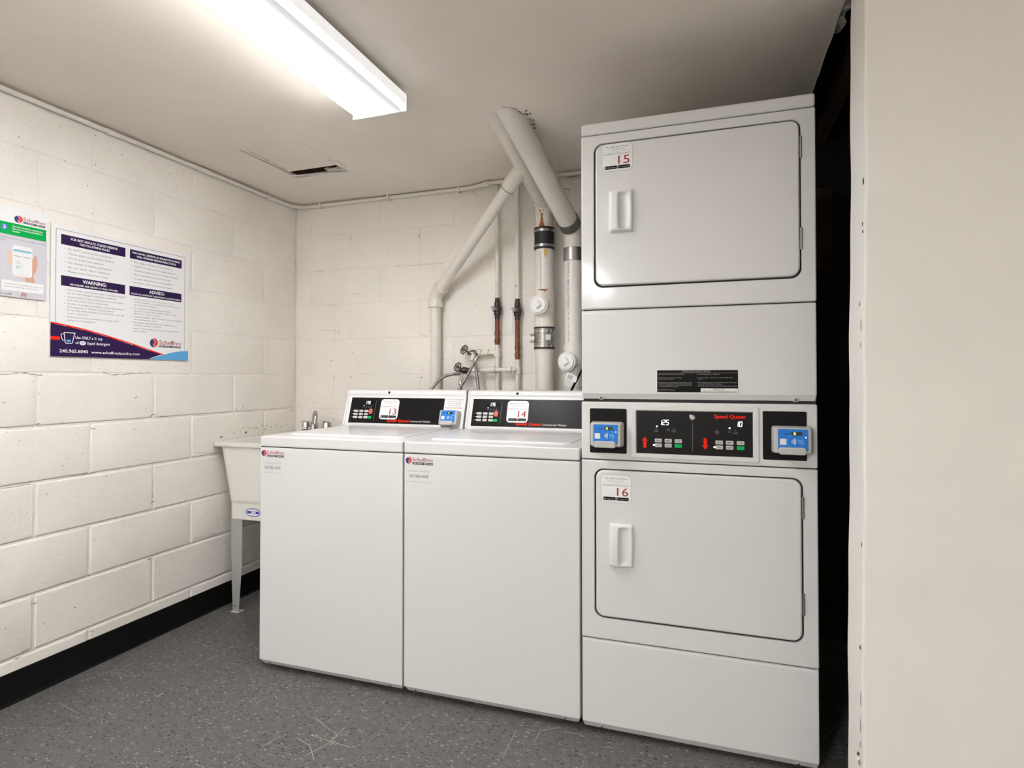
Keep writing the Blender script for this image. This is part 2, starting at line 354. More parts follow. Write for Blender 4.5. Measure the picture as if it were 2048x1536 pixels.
# dark chips and cracks in the paint along the joints (wear with its own shape)
def crack(parent, fr, pts, w, c=0.0008):
    m = MB()
    for i in range(len(pts) - 1):
        p, q = pts[i], pts[i + 1]; n = max(2, int(math.hypot(q[0] - p[0], q[1] - p[1]) / 0.012)); pr = p
        for j in range(1, n + 1):
            t = j / n; nx = (p[0] + (q[0] - p[0]) * t + random.uniform(-1, 1) * w * 0.7, p[1] + (q[1] - p[1]) * t + random.uniform(-1, 1) * w * 0.7)
            m.line(fr, pr, nx, w * random.uniform(0.2, 0.8), c); pr = nx
    return m.build('paint_crack', M_dirt, parent, fix=False)
def pxl(x, y): q = hit(x, y, 0, XL); return (q.y, q.z)
def pxb(x, y): q = hit(x, y, 1, YB); return (q.x, q.z)
for pts, w in ([[(0, 749), (45, 746), (84, 751)], 0.0035], [[(205, 745), (225, 750), (300, 746)], 0.003], [[(65, 850), (80, 848)], 0.004], [[(300, 833), (310, 829)], 0.006],
               [[(180, 856), (190, 857)], 0.005], [[(268, 797), (274, 794)], 0.003], [[(318, 834), (335, 832)], 0.004], [[(483, 820), (486, 810)], 0.004], [[(470, 818), (477, 821)], 0.003],
               [[(140, 953), (190, 945)], 0.002], [[(0, 978), (60, 968)], 0.002], [[(380, 905), (436, 906)], 0.0016], [[(306, 945), (306, 995)], 0.0025], [[(302, 1008), (309, 1003)], 0.006],
               [[(295, 1120), (302, 1117)], 0.005], [[(176, 1152), (182, 1150)], 0.004], [[(62, 1208), (74, 1206)], 0.004], [[(45, 1303), (56, 1296)], 0.005], [[(30, 1318), (42, 1314)], 0.003],
               [[(178, 1263), (190, 1262)], 0.003], [[(380, 1178), (395, 1170)], 0.003], [[(415, 1162), (460, 1137)], 0.0025], [[(388, 1078), (432, 1066)], 0.002], [[(432, 1030), (436, 1052)], 0.002],
               [[(445, 873), (441, 874)], 0.010], [[(490, 867), (494, 866)], 0.009], [[(530, 820), (532, 823)], 0.003], [[(580, 820), (587, 819)], 0.003], [[(0, 631), (40, 629)], 0.0014],
               [[(588, 482), (590, 535)], 0.0022], [[(592, 560), (592, 612)], 0.0014], [[(590, 700), (591, 790)], 0.0012], [[(390, 581), (390, 579)], 0.006]):
    crack(wl, FL, [pxl(*p) for p in pts], w)
for pts, w in ([[(704, 589), (720, 587)], 0.002], [[(657, 610), (670, 612)], 0.002], [[(668, 752), (668, 760)], 0.004], [[(700, 753), (704, 756)], 0.004], [[(836, 756), (846, 753)], 0.005],
               [[(837, 468), (840, 480)], 0.004], [[(676, 660), (678, 668)], 0.004], [[(642, 660), (672, 662)], 0.002], [[(660, 720), (663, 720)], 0.004], [[(668, 762), (668, 790)], 0.0014],
               [[(790, 534), (885, 527)], 0.0012], [[(699, 480), (702, 473)], 0.003], [[(633, 544), (647, 541)], 0.002], [[(843, 670), (855, 672)], 0.002], [[(842, 756), (842, 784)], 0.0012],
               [[(720, 397), (730, 396)], 0.002], [[(945, 382), (955, 391)], 0.003], [[(1135, 355), (1150, 352)], 0.004], [[(1125, 377), (1140, 380)], 0.004], [[(960, 522), (963, 524)], 0.003]):
    crack(wb, FB, [pxb(*p) for p in pts], w)
# grime above the tub rim
mg = mat('grime', (0.30, 0.26, 0.20), 0.9)
def smudges(parent, fr, ctr, n, sa, sb, r0, r1, m=mg):
    b = MB()
    for _ in range(n):
        a = ctr[0] + random.gauss(0, sa); z = ctr[1] + random.gauss(0, sb); r = random.uniform(r0, r1)
        b.poly(fr, [(a + r * random.uniform(.5, 1.2) * math.cos(t), z + r * random.uniform(.4, 1.0) * math.sin(t)) for t in [k * math.pi / 4 for k in range(8)]], 0.0006)
    return b.build('grime_specks', m, parent, fix=False)
smudges(wl, FL, (2.62, 0.868), 90, 0.10, 0.012, 0.0012, 0.004)
smudges(wl, FL, (2.45, 0.872), 25, 0.05, 0.006, 0.001, 0.003)
smudges(wb, FB, (-2.20, 0.885), 60, 0.10, 0.016, 0.0012, 0.004)

HX0, HX1, HY0, HY1 = -2.008, -1.694, 2.110, 2.500  # hatch opening in the ceiling
XCE = 0.343                                        # broken edge of the ceiling beside the dryers
cb = MB(); T = 0.016
for x0, x1, y0, y1 in ((XL - 0.0045, XR, YFR, 1.745), (XL - 0.0045, HX0, 1.745, YB + 0.0045), (HX1, XCE, 1.745, YB + 0.0045), (HX0, HX1, 1.745, HY0), (HX0, HX1, HY1, YB + 0.0045)):
    cb.box(x0, x1, y0, y1, ZC, ZC + T)
ceiling = struct(cb.build('ceiling', M_ceil))
# dark void above the hatch, closed all round
hv = MB(); hv.box(HX0 - 0.02, HX1 + 0.02, HY0 - 0.02, HY1 + 0.02, ZC + 0.20, ZC + 0.21)
for x0, x1, y0, y1 in ((HX0 - 0.03, HX0 - 0.005, HY0 - 0.03, HY1 + 0.03), (HX1 + 0.005, HX1 + 0.03, HY0 - 0.03, HY1 + 0.03), (HX0 - 0.03, HX1 + 0.03, HY0 - 0.03, HY0 - 0.005), (HX0 - 0.03, HX1 + 0.03, HY1 + 0.005, HY1 + 0.03)):
    hv.box(x0, x1, y0, y1, ZC + T, ZC + 0.21)
struct(hv.build('ceiling_void', M_wood))
# torn plaster lumps round the hatch and along the broken ceiling edge
def ragged(name, m, parent, pts, w, t, z, jitter=0.5, side=(1, 0)):
    b = MB(); n = len(pts)
    top = []; bot = []
    for i, (x, y) in enumerate(pts):
        k = random.uniform(0.35, 1.0) * w; top.append((x - side[0] * k * 0.5, y - side[1] * k * 0.5)); bot.append((x + side[0] * k, y + side[1] * k))
    for i in range(n - 1):
        q = [top[i], top[i + 1], bot[i + 1], bot[i]]; d = random.uniform(0.3, 1) * t
        b.loops([[Vector((x, y, z + t * 1.5)) for x, y in q], [Vector((x, y, z - d)) for x, y in q]])
    return b.build(name, m, parent)
def lerp(p, q, n): return [(p[0] + (q[0] - p[0]) * i / n, p[1] + (q[1] - p[1]) * i / n) for i in range(n + 1)]
ragged('torn_plaster', M_chipw, ceiling, lerp((HX0, HY1 - 0.035), (HX1, HY1 + 0.01), 9), 0.014, 0.002, ZC, side=(0, 1))
ragged('torn_plaster', M_rawplaster, ceiling, lerp((-1.80, HY1 - 0.03), (HX1 + 0.005, HY1 - 0.02), 7), 0.036, 0.003, ZC + 0.004, side=(0, -1))
ragged('torn_plaster', M_chipw, ceiling, lerp((HX1 - 0.002, 2.34), (HX1 + 0.002, HY1), 5), 0.012, 0.002, ZC, side=(-1, 0))
ragged('torn_plaster', M_chipw, ceiling, lerp((XCE, 1.75), (XCE, 2.9), 26), 0.005, 0.0015, ZC, side=(1, 0))
ragged('torn_plaster', M_rawplaster, ceiling, lerp((XCE + 0.004, 1.80), (XCE + 0.008, 1.97), 6), 0.030, 0.010, ZC + 0.012, side=(1, 0))

# the partition that ends beside the dryers (its end face leans a little)
def pxx(z): return 0.3272 + 0.0108 * z
prt = MB(); R = []
NZ = 40
for i in range(NZ + 1):
    z = ZC * i / NZ; x = pxx(z) + 0.0012 * math.sin(z * 9) + 0.0008 * math.sin(z * 23 + 1); b = 0.008
    R.append([Vector((x + b, 1.592, z)), Vector((x + b * 0.3, 1.592 + b * 0.3, z)), Vector((x, 1.592 + b, z)), Vector((x, 1.742, z)), Vector((XR, 1.742, z)), Vector((XR, 1.592, z))])
prt.loops(R)
wr = struct(prt.build('wall_right', M_plaster))
FJ = F((0, 1.592, 0))
def chip(x, y, w, h, m):
    q = hit(x, y, 1, 1.592); b = MB(); n = 9
    b.poly(F((q.x, 1.5955, q.z), (1, -0.6, 0), (0, 0, 1)), [(w * math.cos(2 * math.pi * k / n) * random.uniform(.5, 1.1), h * math.sin(2 * math.pi * k / n) * random.uniform(.6, 1.1)) for k in range(n)], 0.0028)
    b.build('corner_chip', m, wr, fix=False)
for x, y, w, h, m in ((1728.5, 362, .0018, .012, M_dirt), (1726.5, 448, .0015, .007, M_dirt), (1727, 463, .002, .005, M_dirt), (1721, 608, .001, .008, M_dirt), (1723.5, 650, .0018, .02, mg), (1723, 690, .001, .01, mg),
                      (1725, 1090, .001, .008, M_dirt), (1722, 1296, .002, .006, M_dirt), (1721, 1307, .003, .008, M_chipw), (1723, 1400, .0008, .02, M_dirt), (1722.5, 1450, .001, .025, M_dirt), (1722, 1490, .0008, .012, M_dirt),
                      (1718, 1508, .004, .006, M_dirt), (1720, 1525, .003, .01, mg), (1718, 1518, .003, .005, M_chipw)): chip(x, y, w, h, m)
# the unlit closet behind the partition: boards with the darkness painted in, a joist, a plank
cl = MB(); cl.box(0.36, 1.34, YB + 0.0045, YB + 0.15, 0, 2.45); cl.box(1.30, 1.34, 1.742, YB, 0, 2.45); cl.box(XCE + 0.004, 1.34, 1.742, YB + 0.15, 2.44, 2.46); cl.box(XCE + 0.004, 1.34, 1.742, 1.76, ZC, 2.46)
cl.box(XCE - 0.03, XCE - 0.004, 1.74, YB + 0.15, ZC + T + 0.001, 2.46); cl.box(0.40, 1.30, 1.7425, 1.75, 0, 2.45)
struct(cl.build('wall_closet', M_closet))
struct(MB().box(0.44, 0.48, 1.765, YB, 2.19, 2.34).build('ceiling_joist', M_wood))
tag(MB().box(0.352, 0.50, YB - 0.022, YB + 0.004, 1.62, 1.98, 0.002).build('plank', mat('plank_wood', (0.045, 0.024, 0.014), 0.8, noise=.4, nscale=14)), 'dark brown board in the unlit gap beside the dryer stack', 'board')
# plain walls behind and to the right of the photographer
struct(MB().box(XL - 0.15, XR + 0.1, YFR - 0.1, YFR, 0, ZC + 0.02).build('wall_front', M_plaster))
struct(MB().box(XR, XR + 0.1, YFR, 1.742, 0, ZC + 0.02).build('wall_far_right', M_plaster))

# black vinyl cove base
def cove(name, fr, a0, a1):
    prof = [(0.0, 0.0), (0.016, 0.0), (0.0155, 0.002), (0.009, 0.005), (0.0055, 0.011), (0.0042, 0.02), (0.0042, 0.104), (0.003, 0.108), (0.0, 0.109)]
    return struct(MB().loops([[fr(a0, b, c - 0.001) for c, b in prof], [fr(a1, b, c - 0.001) for c, b in prof]]).build(name, M_vinyl, sharp=25))
cove('baseboard_left', FL, YFR, YB); cove('baseboard_back', FB, XL, 0.35)

# scuffs and lint scratches on the floor, laid where the photo shows them
FG = F((0, 0, 0), (1, 0, 0), (0, 1, 0))
def scuff(pts, w):
    m = MB(); Q = [hit(x, y, 2, 0.0) for x, y in pts]
    P = fillet([(q.x, q.y, 0) for q in Q], 0.05, 4) if len(Q) > 2 else [(q.x, q.y, 0) for q in Q]
    for p, q in zip(P, P[1:]): m.line(FG, p, q, w, 0.0006)
    m.build('scuff_mark', M_scuff, floor, fix=False)
for pts, w in (([(160, 1364), (235, 1338)], .003), ([(222, 1352), (272, 1323)], .003), ([(237, 1345), (243, 1360)], .002), ([(512, 1408), (537, 1392)], .002), ([(630, 1435), (662, 1462)], .0025), ([(685, 1417), (655, 1445)], .002),
               ([(525, 1493), (560, 1473)], .003), ([(620, 1470), (700, 1495)], .003), ([(610, 1511), (655, 1490), (690, 1455)], .003), ([(595, 1478), (620, 1490), (628, 1520)], .003), ([(1032, 1462), (1005, 1515)], .002), ([(1082, 1460), (1067, 1486)], .002),
               ([(1085, 1461), (1120, 1455)], .003), ([(1130, 1463), (1165, 1470)], .003), ([(115, 1405), (155, 1426)], .002), ([(313, 1394), (325, 1388)], .006), ([(392, 1379), (396, 1390)], .002), ([(205, 1438), (203, 1450)], .002), ([(330, 1287), (334, 1300)], .002)): scuff(pts, w)

# ------------------------------------------------------------------ ceiling lights
def ceiling_light(y0, y1, label, k):
    M_lens = mat('diffuser_lens_%.1f' % k, (0.9, 0.9, 0.88), 0.4, emit=LAMP_COL, estr=LAMP * k)
    if k == 1.0:                                    # lens falloff painted into the emission: right side dimmed, faint rib bands
        nt = M_lens.node_tree; g = nt.nodes.new('ShaderNodeNewGeometry'); sp = nt.nodes.new('ShaderNodeSeparateXYZ'); nt.links.new(g.outputs['Position'], sp.inputs[0])
        mr = add_node(nt, 'ShaderNodeMapRange'); nt.links.new(sp.outputs['X'], mr.inputs['Value']); mr.inputs['From Min'].default_value = -1.128 - 0.108; mr.inputs['From Max'].default_value = -1.128 + 0.108
        pr = ramp(nt, mr.outputs[0], [(p, (v, v, v)) for p, v in ((0.0, 1.0), (0.42, 1.0), (0.60, 0.12), (0.72, 0.022), (0.86, 0.0105), (0.925, 0.0095), (0.94, 0.07), (1.0, 0.10))])
        sn = add_node(nt, 'ShaderNodeMath', operation='SINE'); m1 = add_node(nt, 'ShaderNodeMath', operation='MULTIPLY'); nt.links.new(sp.outputs['Y'], m1.inputs[0]); m1.inputs[1].default_value = 2 * math.pi / 0.0085; nt.links.new(m1.outputs[0], sn.inputs[0])
        rb = add_node(nt, 'ShaderNodeMath', operation='MULTIPLY_ADD'); nt.links.new(sn.outputs[0], rb.inputs[0]); rb.inputs[1].default_value = 0.09; rb.inputs[2].default_value = 1.0
        st = add_node(nt, 'ShaderNodeMath', operation='MULTIPLY'); nt.links.new(pr, st.inputs[0]); nt.links.new(rb.outputs[0], st.inputs[1])
        s2 = add_node(nt, 'ShaderNodeMath', operation='MULTIPLY'); nt.links.new(st.outputs[0], s2.inputs[0]); s2.inputs[1].default_value = LAMP * 1.75
        nt.links.new(s2.outputs[0], nt.nodes['Principled BSDF'].inputs['Emission Strength']); nt.nodes['Principled BSDF'].inputs['Base Color'].default_value = (0.3, 0.3, 0.3, 1)
    M_lens2 = mat('diffuser_side_%.1f' % k, (0.9, 0.9, 0.88), 0.4, emit=LAMP_COL, estr=0.55)
    xc = -1.128; t = thing('ceiling_light', (xc, (y0 + y1) / 2, ZC), label, 'light', 'fluorescent wrap lights on the ceiling')
    w = 0.108
    MB().box(xc - 0.075, xc + 0.075, y0 + 0.004, y1 - 0.004, ZC - 0.022, ZC + 0.001, 0.002).build('housing', M_fix, t)
    MB().box(xc - w + 0.004, xc + w - 0.004, y0 + 0.004, y1 - 0.004, ZC - 0.026, ZC - 0.018, 0.001).build('reflector_tray', M_fix, t)
    prof = [(w - 0.002, ZC - 0.056), (w - 0.005, ZC - 0.066), (w - 0.014, ZC - 0.0745), (0.06, ZC - 0.0775), (0, ZC - 0.078), (-0.06, ZC - 0.0775), (-w + 0.014, ZC - 0.0745), (-w + 0.005, ZC - 0.066), (-w + 0.002, ZC - 0.056)]
    inner = [(x * 0.98, z + 0.003) for x, z in reversed(prof)]
    n = int((y1 - y0) / 0.006); ring = []
    for i in range(n + 1):                          # fine cross ribs pressed into the lens
        y = y0 + 0.004 + (y1 - y0 - 0.008) * i / n; d = 0.0009 * (i % 2)
        ring.append([Vector((xc + x, y, z + d)) for x, z in prof + inner])
    MB().loops(ring).build('diffuser', M_lens, t, sharp=80)
    for sg in (-1, 1):
        x0, x1 = sorted((xc + sg * (w - 0.0045), xc + sg * w))
        MB().box(x0, x1, y0 + 0.004, y1 - 0.004, ZC - 0.057, ZC - 0.020, 0.0008).build('diffuser_side', M_lens2, t)
    for y in (y0, y1):
        MB().box(xc - w - 0.002, xc + w + 0.002, y - 0.002, y + 0.003, ZC - 0.080, ZC - 0.012, 0.001).build('end_cap', M_fix, t)
    return t
ceiling_light(0.63, 1.848, 'long white fluorescent ceiling light above the floor in front of the washers', 1.0)
ceiling_light(-2.55, -1.33, 'long white fluorescent ceiling light near the wall facing the machines', LAMP_REAR)

# ------------------------------------------------------------------ shared prints
def logo(fr, a, b, r, parent, c=0.0006, wx=None, wh=None, word=None):
    """round two-lobe emblem with the word mark beside it; a, b the emblem's centre"""
    for col, ph, nm in ((M_logored, -48, 'emblem_red_lobe'), (M_navy2, 132, 'emblem_blue_lobe')):
        u = math.radians(ph); P = []; N = 12
        for k in range(N + 1): t = u + math.pi * k / N; P.append((r * math.cos(t), r * math.sin(t)))
        d = (math.cos(u), math.sin(u))
        for k in range(1, N): t = u + math.pi - math.pi * k / N; P.append((-d[0] * r / 2 + r / 2 * math.cos(t), -d[1] * r / 2 + r / 2 * math.sin(t)))
        for k in range(0, N): t = u + math.pi + math.pi * k / N; P.append((d[0] * r / 2 + r / 2 * math.cos(t), d[1] * r / 2 + r / 2 * math.sin(t)))
        n = (-math.sin(u) * r * 0.07, math.cos(u) * r * 0.07)
        MB().poly(fr, [(a + x * 0.95 + n[0], b + y * 0.95 + n[1]) for x, y in P], c).build(nm, col, parent, fix=False)
    if word:
        x0, x1, yb, h, bar0, bar1 = word
        MB().text(fr, x0, yb, 'Scheffres', h, c, w=x1 - x0).build('word_mark', M_dkred, parent, fix=False)
        MB().rect(fr, x0, x1, bar0, bar1, c).build('word_bar', M_ink, parent, fix=False)
        MB().text(fr, (x0 + x1) / 2, bar0 + (bar1 - bar0) * 0.2, 'LAUNDRY SERVICE', (bar1 - bar0) * 0.6, c + 0.0004, w=(x1 - x0) * 0.94, align='C', bold=0.012).build('word_bar_text', M_whitep, parent, fix=False)

def phone_sticker(fr, a, b, w, h, num, parent):    # rounded "pay with your phone" label; (a, b) lower left; the square code is left blank
    MB().rprism(fr, a + w / 2, b + h / 2, w, h, 0.16 * w, -0.001, 0.0005).build('sticker_border', M_ltgrey, parent)
    MB().rprism(fr, a + w / 2, b + h / 2, w * 0.985, h * 0.985, 0.155 * w, -0.001, 0.0008).build('sticker', M_signw, parent)
    c = 0.0013; k = MB()
    k.text(fr, a + w / 2, b + h * 0.845, 'Pay with your Phone', h * 0.062, c, w=w * 0.74, align='C'); k.text(fr, a + w / 2, b + h * 0.77, 'Use your phone to pay', h * 0.036, c, w=w * 0.52, align='C')
    k.text(fr, a + w * 0.06, b + h * 0.60, 'Scan QR Code', h * 0.045, c, w=w * 0.37, bold=0.015); k.build('sticker_text', M_greytx, parent, fix=False)
    MB().text(fr, a + w * 0.45, b + h * 0.60, 'OR', h * 0.06, c, w=w * 0.11).line(fr, (a + w * .05, b + h * .7), (a + w * .95, b + h * .7), 0.0005, c).build('sticker_text', M_ltgrey, parent, fix=False)
    MB().text(fr, a + w * 0.58, b + h * 0.60, 'Enter Number', h * 0.04, c, w=w * 0.36).text(fr, a + w * 0.72, b + h * 0.245, num, h * 0.29, c, w=w * 0.37, align='C').build('sticker_number', M_dkred, parent, fix=False)
    MB().rprism(fr, a + w * 0.29, b + h * 0.135, w * 0.41, h * 0.12, 0.003, 0, c).rprism(fr, a + w * 0.715, b + h * 0.135, w * 0.41, h * 0.12, 0.003, 0, c).build('sticker_badges', M_ink, parent)
    MB().disc(fr, a + w * 0.135, b + h * 0.135, h * 0.03, c + .0004, 10).text(fr, a + w * 0.20, b + h * 0.11, 'App Store', h * 0.045, c + .0004, w=w * .25).poly(fr, [(a + w * .54, b + h * .1), (a + w * .59, b + h * .135), (a + w * .54, b + h * .17)], c + .0004).text(fr, a + w * 0.63, b + h * 0.11, 'Google Play', h * 0.045, c + .0004, w=w * .26).build('badge_text', M_ltgrey, parent, fix=False)

def card_reader(fr, a, b, num, parent, w=0.092, h=0.070, d=0.036):   # (a, b) centre; grey shell, blue face, lip for the card
    rd = MB().loops([[fr(x, y, 0.0) for x, y in rr(a, b, w + 0.014, h + 0.010, 0.008)], [fr(x, y, d * 0.75) for x, y in rr(a, b, w + 0.008, h + 0.006, 0.008)], [fr(x, y, d * 0.93) for x, y in rr(a, b, w + 0.003, h + 0.002, 0.007)], [fr(x, y, d) for x, y in rr(a, b, w - 0.004, h - 0.004, 0.005)]]).build('card_reader', M_grey, parent)
    c = d + 0.0006
    MB().rprism(fr, a, b + 0.003, w * 0.84, h * 0.86, 0.002, d - 0.001, c).build('face_plate', M_blue, rd)
    MB().rprism(fr, a - 0.002, b - h * 0.42, w * 0.76, h * 0.30, 0.007, d - 0.004, d + 0.009, 0.003).build('card_slot_lip', M_grey, rd)
    MB().rprism(fr, a + w * 0.10, b + h * 0.30, w * 0.30, h * 0.15, 0.003, d, c + 0.0005).build('display', M_disp, rd)
    MB().seg7(fr, a - w * 0.02, b + h * 0.25, h * 0.10, num, c + 0.0010).build('display_digits', M_ledg, rd, fix=False)
    MB().rect(fr, a - w * 0.37, a - w * 0.19, b - h * 0.17, b + h * 0.08, c + 0.0003).build('blank_code_label', M_signw, rd, fix=False)
    k = MB()
    for i in range(4): k.arc(fr, a - w * 0.075, b - h * 0.03, w * (0.045 + 0.035 * i), w * 0.016, -42, 42, c + 0.0004, 6)
    k.build('contactless_symbol', M_whitep, rd, fix=False)
    k = MB().arc(fr, a + w * 0.06, b - h * 0.03, w * 0.22, 0.0009, 0, 360, c + 0.0003, 28, 1.05)
    for i in range(3): k.line(fr, (a + w * (0.12 + .05 * i), b + h * .06), (a + w * (0.20 + .05 * i), b - h * .13), 0.002, c + 0.0004)
    k.text(fr, a - w * .36, b + h * .2, 'CARD READER', h * .02, c + .0003, w=w * .22).text(fr, a + w * .33, b + h * .3, '))', h * .06, c + .0003)
    k.build('card_symbol', M_blue2, rd, fix=False)
    MB().disc(fr, a - w * 0.21, b + h * 0.28, h * 0.025, c + 0.0004, 10).disc(fr, a - w * 0.13, b + h * 0.28, h * 0.025, c + 0.0004, 10).build('sensor_holes', M_ink, rd, fix=False)
    MB().disc(fr, a + w * 0.35, b + h * 0.15, h * 0.028, c + 0.0006, 10).build('status_light', M_led, rd, fix=False)
    return rd

# ------------------------------------------------------------------ top-load washers
YF, YBK = 1.900, 2.600                            # machine fronts and backs
def washer(x0, x1, num, label, reader):
    xc = (x0 + x1) / 2; t = thing('washing_machine', (xc, (YF + YBK) / 2, 0), label, 'washer', 'white top-load washers'); W = x1 - x0
    MB().box(x0 + 0.002, x1 - 0.002, YF + 0.016, YBK, 0.03, 0.874, 0.004).build('cabinet', M_white, t)
    # front panel with its turned-under bottom edge
    R = []
    for z, y, i in ((0.0165, YF + 0.026, 0.010), (0.018, YF + 0.017, 0.008), (0.0365, YF + 0.0016, 0.002), (0.0385, YF + 0.0003, 0.0005), (0.041, YF, 0.0), (0.862, YF, 0.0), (0.8695, YF + 0.0015, 0.0), (0.8715, YF + 0.005, 0.0)):
        b = 0.006; l = x0 + 0.0012 + i; r = x1 - 0.0012 - i
        R.append([Vector(p) for p in ((l, YF + 0.030, z), (l, y + b, z), (l + b * 0.3, y + b * 0.3, z), (l + b, y, z), (r - b, y, z), (r - b * 0.3, y + b * 0.3, z), (r, y + b, z), (r, YF + 0.030, z))])
    fp = MB().loops(R).build('front_panel', M_white, t, sharp=24)
    for x in (x0 + 0.045, x1 - 0.055):
        MB().lathe((x, YF + 0.0125, 0.0265), (0, -1, -0.6), [(-0.004, 0.007), (0.0015, 0.0065), (0.002, 0.0035)], 10).build('screw', M_grey, fp)
        MB().lathe((x + 0.0005, YF + 0.0105, 0.0260), (0, -1, -0.6), [(0, 0.003), (0.0015, 0.003)], 8).build('screw_recess', M_gap, fp)
    for x in (x0 + 0.05, x1 - 0.05):
        for y in (YF + 0.08, YBK - 0.06): MB().lathe((x, y, -0.001), (0, 0, 1), [(0, 0.018), (0.012, 0.018), (0.014, 0.008), (0.04, 0.008)], 12).build('levelling_foot', M_black, t)
    MB().box(x0 + 0.02, x1 - 0.02, YF + 0.05, YF + 0.06, 0.004, 0.04).build('toe_gap_shade', M_gap, t)  # dark strip stands in for the shade under the cabinet
    # top deck
    tp = MB().box(x0 + 0.0015, x1 - 0.0015, YF - 0.001, YBK, 0.8735, 0.915, 0.006, 4).build('top_deck', M_white, t)
    MB().box(x0 + 0.004, x1 - 0.004, YF + 0.004, YBK - 0.01, 0.866, 0.880).build('deck_gap_shade', M_gap, t)  # dark sheet paints the shade in the deck seam
    ft = F((xc, 2.2, 0.915), (1, 0, 0), (0, 1, 0))
    MB().rprism(ft, 0, 0.015, W - 0.11, 0.455, 0.03, -0.003, 0.006, 0.005).build('lid', M_white, t)
    MB().rprism(ft, 0, -0.206, 0.16, 0.012, 0.005, 0.0055, 0.0068, 0.001).build('lid_grip', M_white, bpy.data.objects[t.children[-1].name] if False else t)
    # sloped console
    prof = [(2.452, 0.914), (2.450, 0.922), (2.493, 1.060), (2.4905, 1.066), (2.490, 1.072), (2.494, 1.081), (2.503, 1.0865), (2.515, 1.088), (2.598, 1.088), (2.600, 0.914)]
    l, r = x0 + 0.004, x1 - 0.004
    cs = MB().loops([[Vector((l + 0.004 + (0.006 if z < .95 else 0) * 0, y, z)) for y, z in prof], [Vector((l, y + 0.002 if i in (0, 1, 2) else y, z)) for i, (y, z) in enumerate(prof)][:0] or [Vector((l + 0.0041, y, z)) for y, z in prof], [Vector((r - 0.0041, y, z)) for y, z in prof], [Vector((r - 0.004, y, z)) for y, z in prof]]).build('console', M_white2, t, sharp=35)
    for sx, x in ((-1, l), (1, r)):
        prof2 = [(2.449, 0.914), (2.446, 0.922), (2.489, 1.060), (2.486, 1.072), (2.490, 1.083), (2.500, 1.0895), (2.601, 1.0895), (2.601, 0.914)]
        a, b = sorted((x, x - sx * 0.009))
        MB().loops([[Vector((a, y, z)) for y, z in prof2], [Vector((b, y, z)) for y, z in prof2]]).build('console_end_cap', M_white2, t, sharp=35)
    MB().box(l + 0.02, r - 0.02, 2.456, 2.49, 0.905, 0.9165).build('console_seam', M_gap, t)
    fr = F((x0 + 0.031, 2.4525, 0.9295), (1, 0, 0), (0, 0.043, 0.138)); PW = W - 0.062; PH = 0.125   # control panel
    MB().lathe((xc + 0.005 - 0.09 + 0.0, 2.4912, 1.0745), (0, -1, 0.3), [(-0.004, 0.006), (0.001, 0.006), (0.0016, 0.005)], 12).build('key_plug', M_black, t)
    pn = MB().rprism(fr, PW / 2, PH / 2, PW, PH, 0.002, -0.002, 0.0012).build('control_panel', M_blackp, t)
    c = 0.0022
    for i in range(3):
        for j in range(3):
            ca, cb_ = 0.036 + 0.028 * i, 0.058 - 0.0152 * j
            MB().rprism(fr, ca, cb_, 0.021, 0.0105, 0.002, 0, 0.0028, 0.0008, 3).text(fr, ca, cb_ - 0.0015, ('HOT', 'WARM', 'COLD', 'NORM', 'PERM', 'DEL', 'HVY', 'MED', 'LT')[i * 3 + j], 0.003, 0.0031, align='C', w=0.012).build('button', M_btn, pn)
    for j in range(3):
        MB().disc(fr, 0.0235, 0.058 - 0.0152 * j, 0.0022, 0.0032, 10).build('indicator_light', M_led, pn, fix=False)
        MB().text(fr, 0.008, 0.0565 - 0.0152 * j, ('SOIL', 'CYCLE', 'TEMP')[j], 0.0025, c, w=0.009).build('panel_text', M_ltgrey, pn, fix=False)
    for j in range(3): MB().rprism(fr, 0.1155 + (0.0 if j != 1 else -0.001), 0.066 - 0.0085 * j, 0.016 if j != 1 else 0.023, 0.0072, 0.002, 0, 0.0028, 0.0008, 3).build('stop_button', M_redbtn, pn)
    MB().rprism(fr, 0.113, 0.0275, 0.021, 0.0115, 0.002, 0, 0.0028, 0.0008, 3).build('start_button', M_green, pn)
    MB().rprism(fr, 0.100, 0.099, 0.062, 0.019, 0.001, 0, 0.0016).build('display_window', M_ink, pn)
    MB().seg7(fr, 0.080, 0.0925, 0.014, '1.75', 0.0024).build('display_digits', M_led, pn, fix=False)
    MB().disc(fr, 0.0745, 0.0845, 0.0022, 0.0024, 10).build('indicator_light', M_led, pn, fix=False)
    k = MB()
    for i in range(4): k.text(fr, 0.075 + 0.0135 * i, 0.073, ('ADD', 'WASH', 'RINSE', 'SPIN')[i], 0.0025, c, w=0.008, align='C').disc(fr, 0.075 + 0.0135 * i, 0.079, 0.0015, c, 8)
    k.build('panel_text', M_ltgrey, pn, fix=False)
    MB().rect(fr, 0.1375, 0.1383, 0.015, 0.11, c).build('panel_rule', M_ltgrey, pn, fix=False)
    MB().text(fr, 0.211, 0.009, 'Speed Queen', 0.011, c, w=0.118, bold=0.035).build('brand_text', M_red, pn, fix=False)
    MB().text(fr, 0.333, 0.009, 'Commercial Washer', 0.0085, c, w=0.107).build('model_text', M_signw, pn, fix=False)
    phone_sticker(fr.at(0, 0, 0.0025), 0.166, 0.019, 0.099, 0.099, num, pn)
    # service sticker on the front
    ff = F((x0, YF, 0))
    logo(ff, 0.0215, 0.8485, 0.0125, fp, word=(0.0365, 0.117, 0.846, 0.0125, 0.834, 0.842))
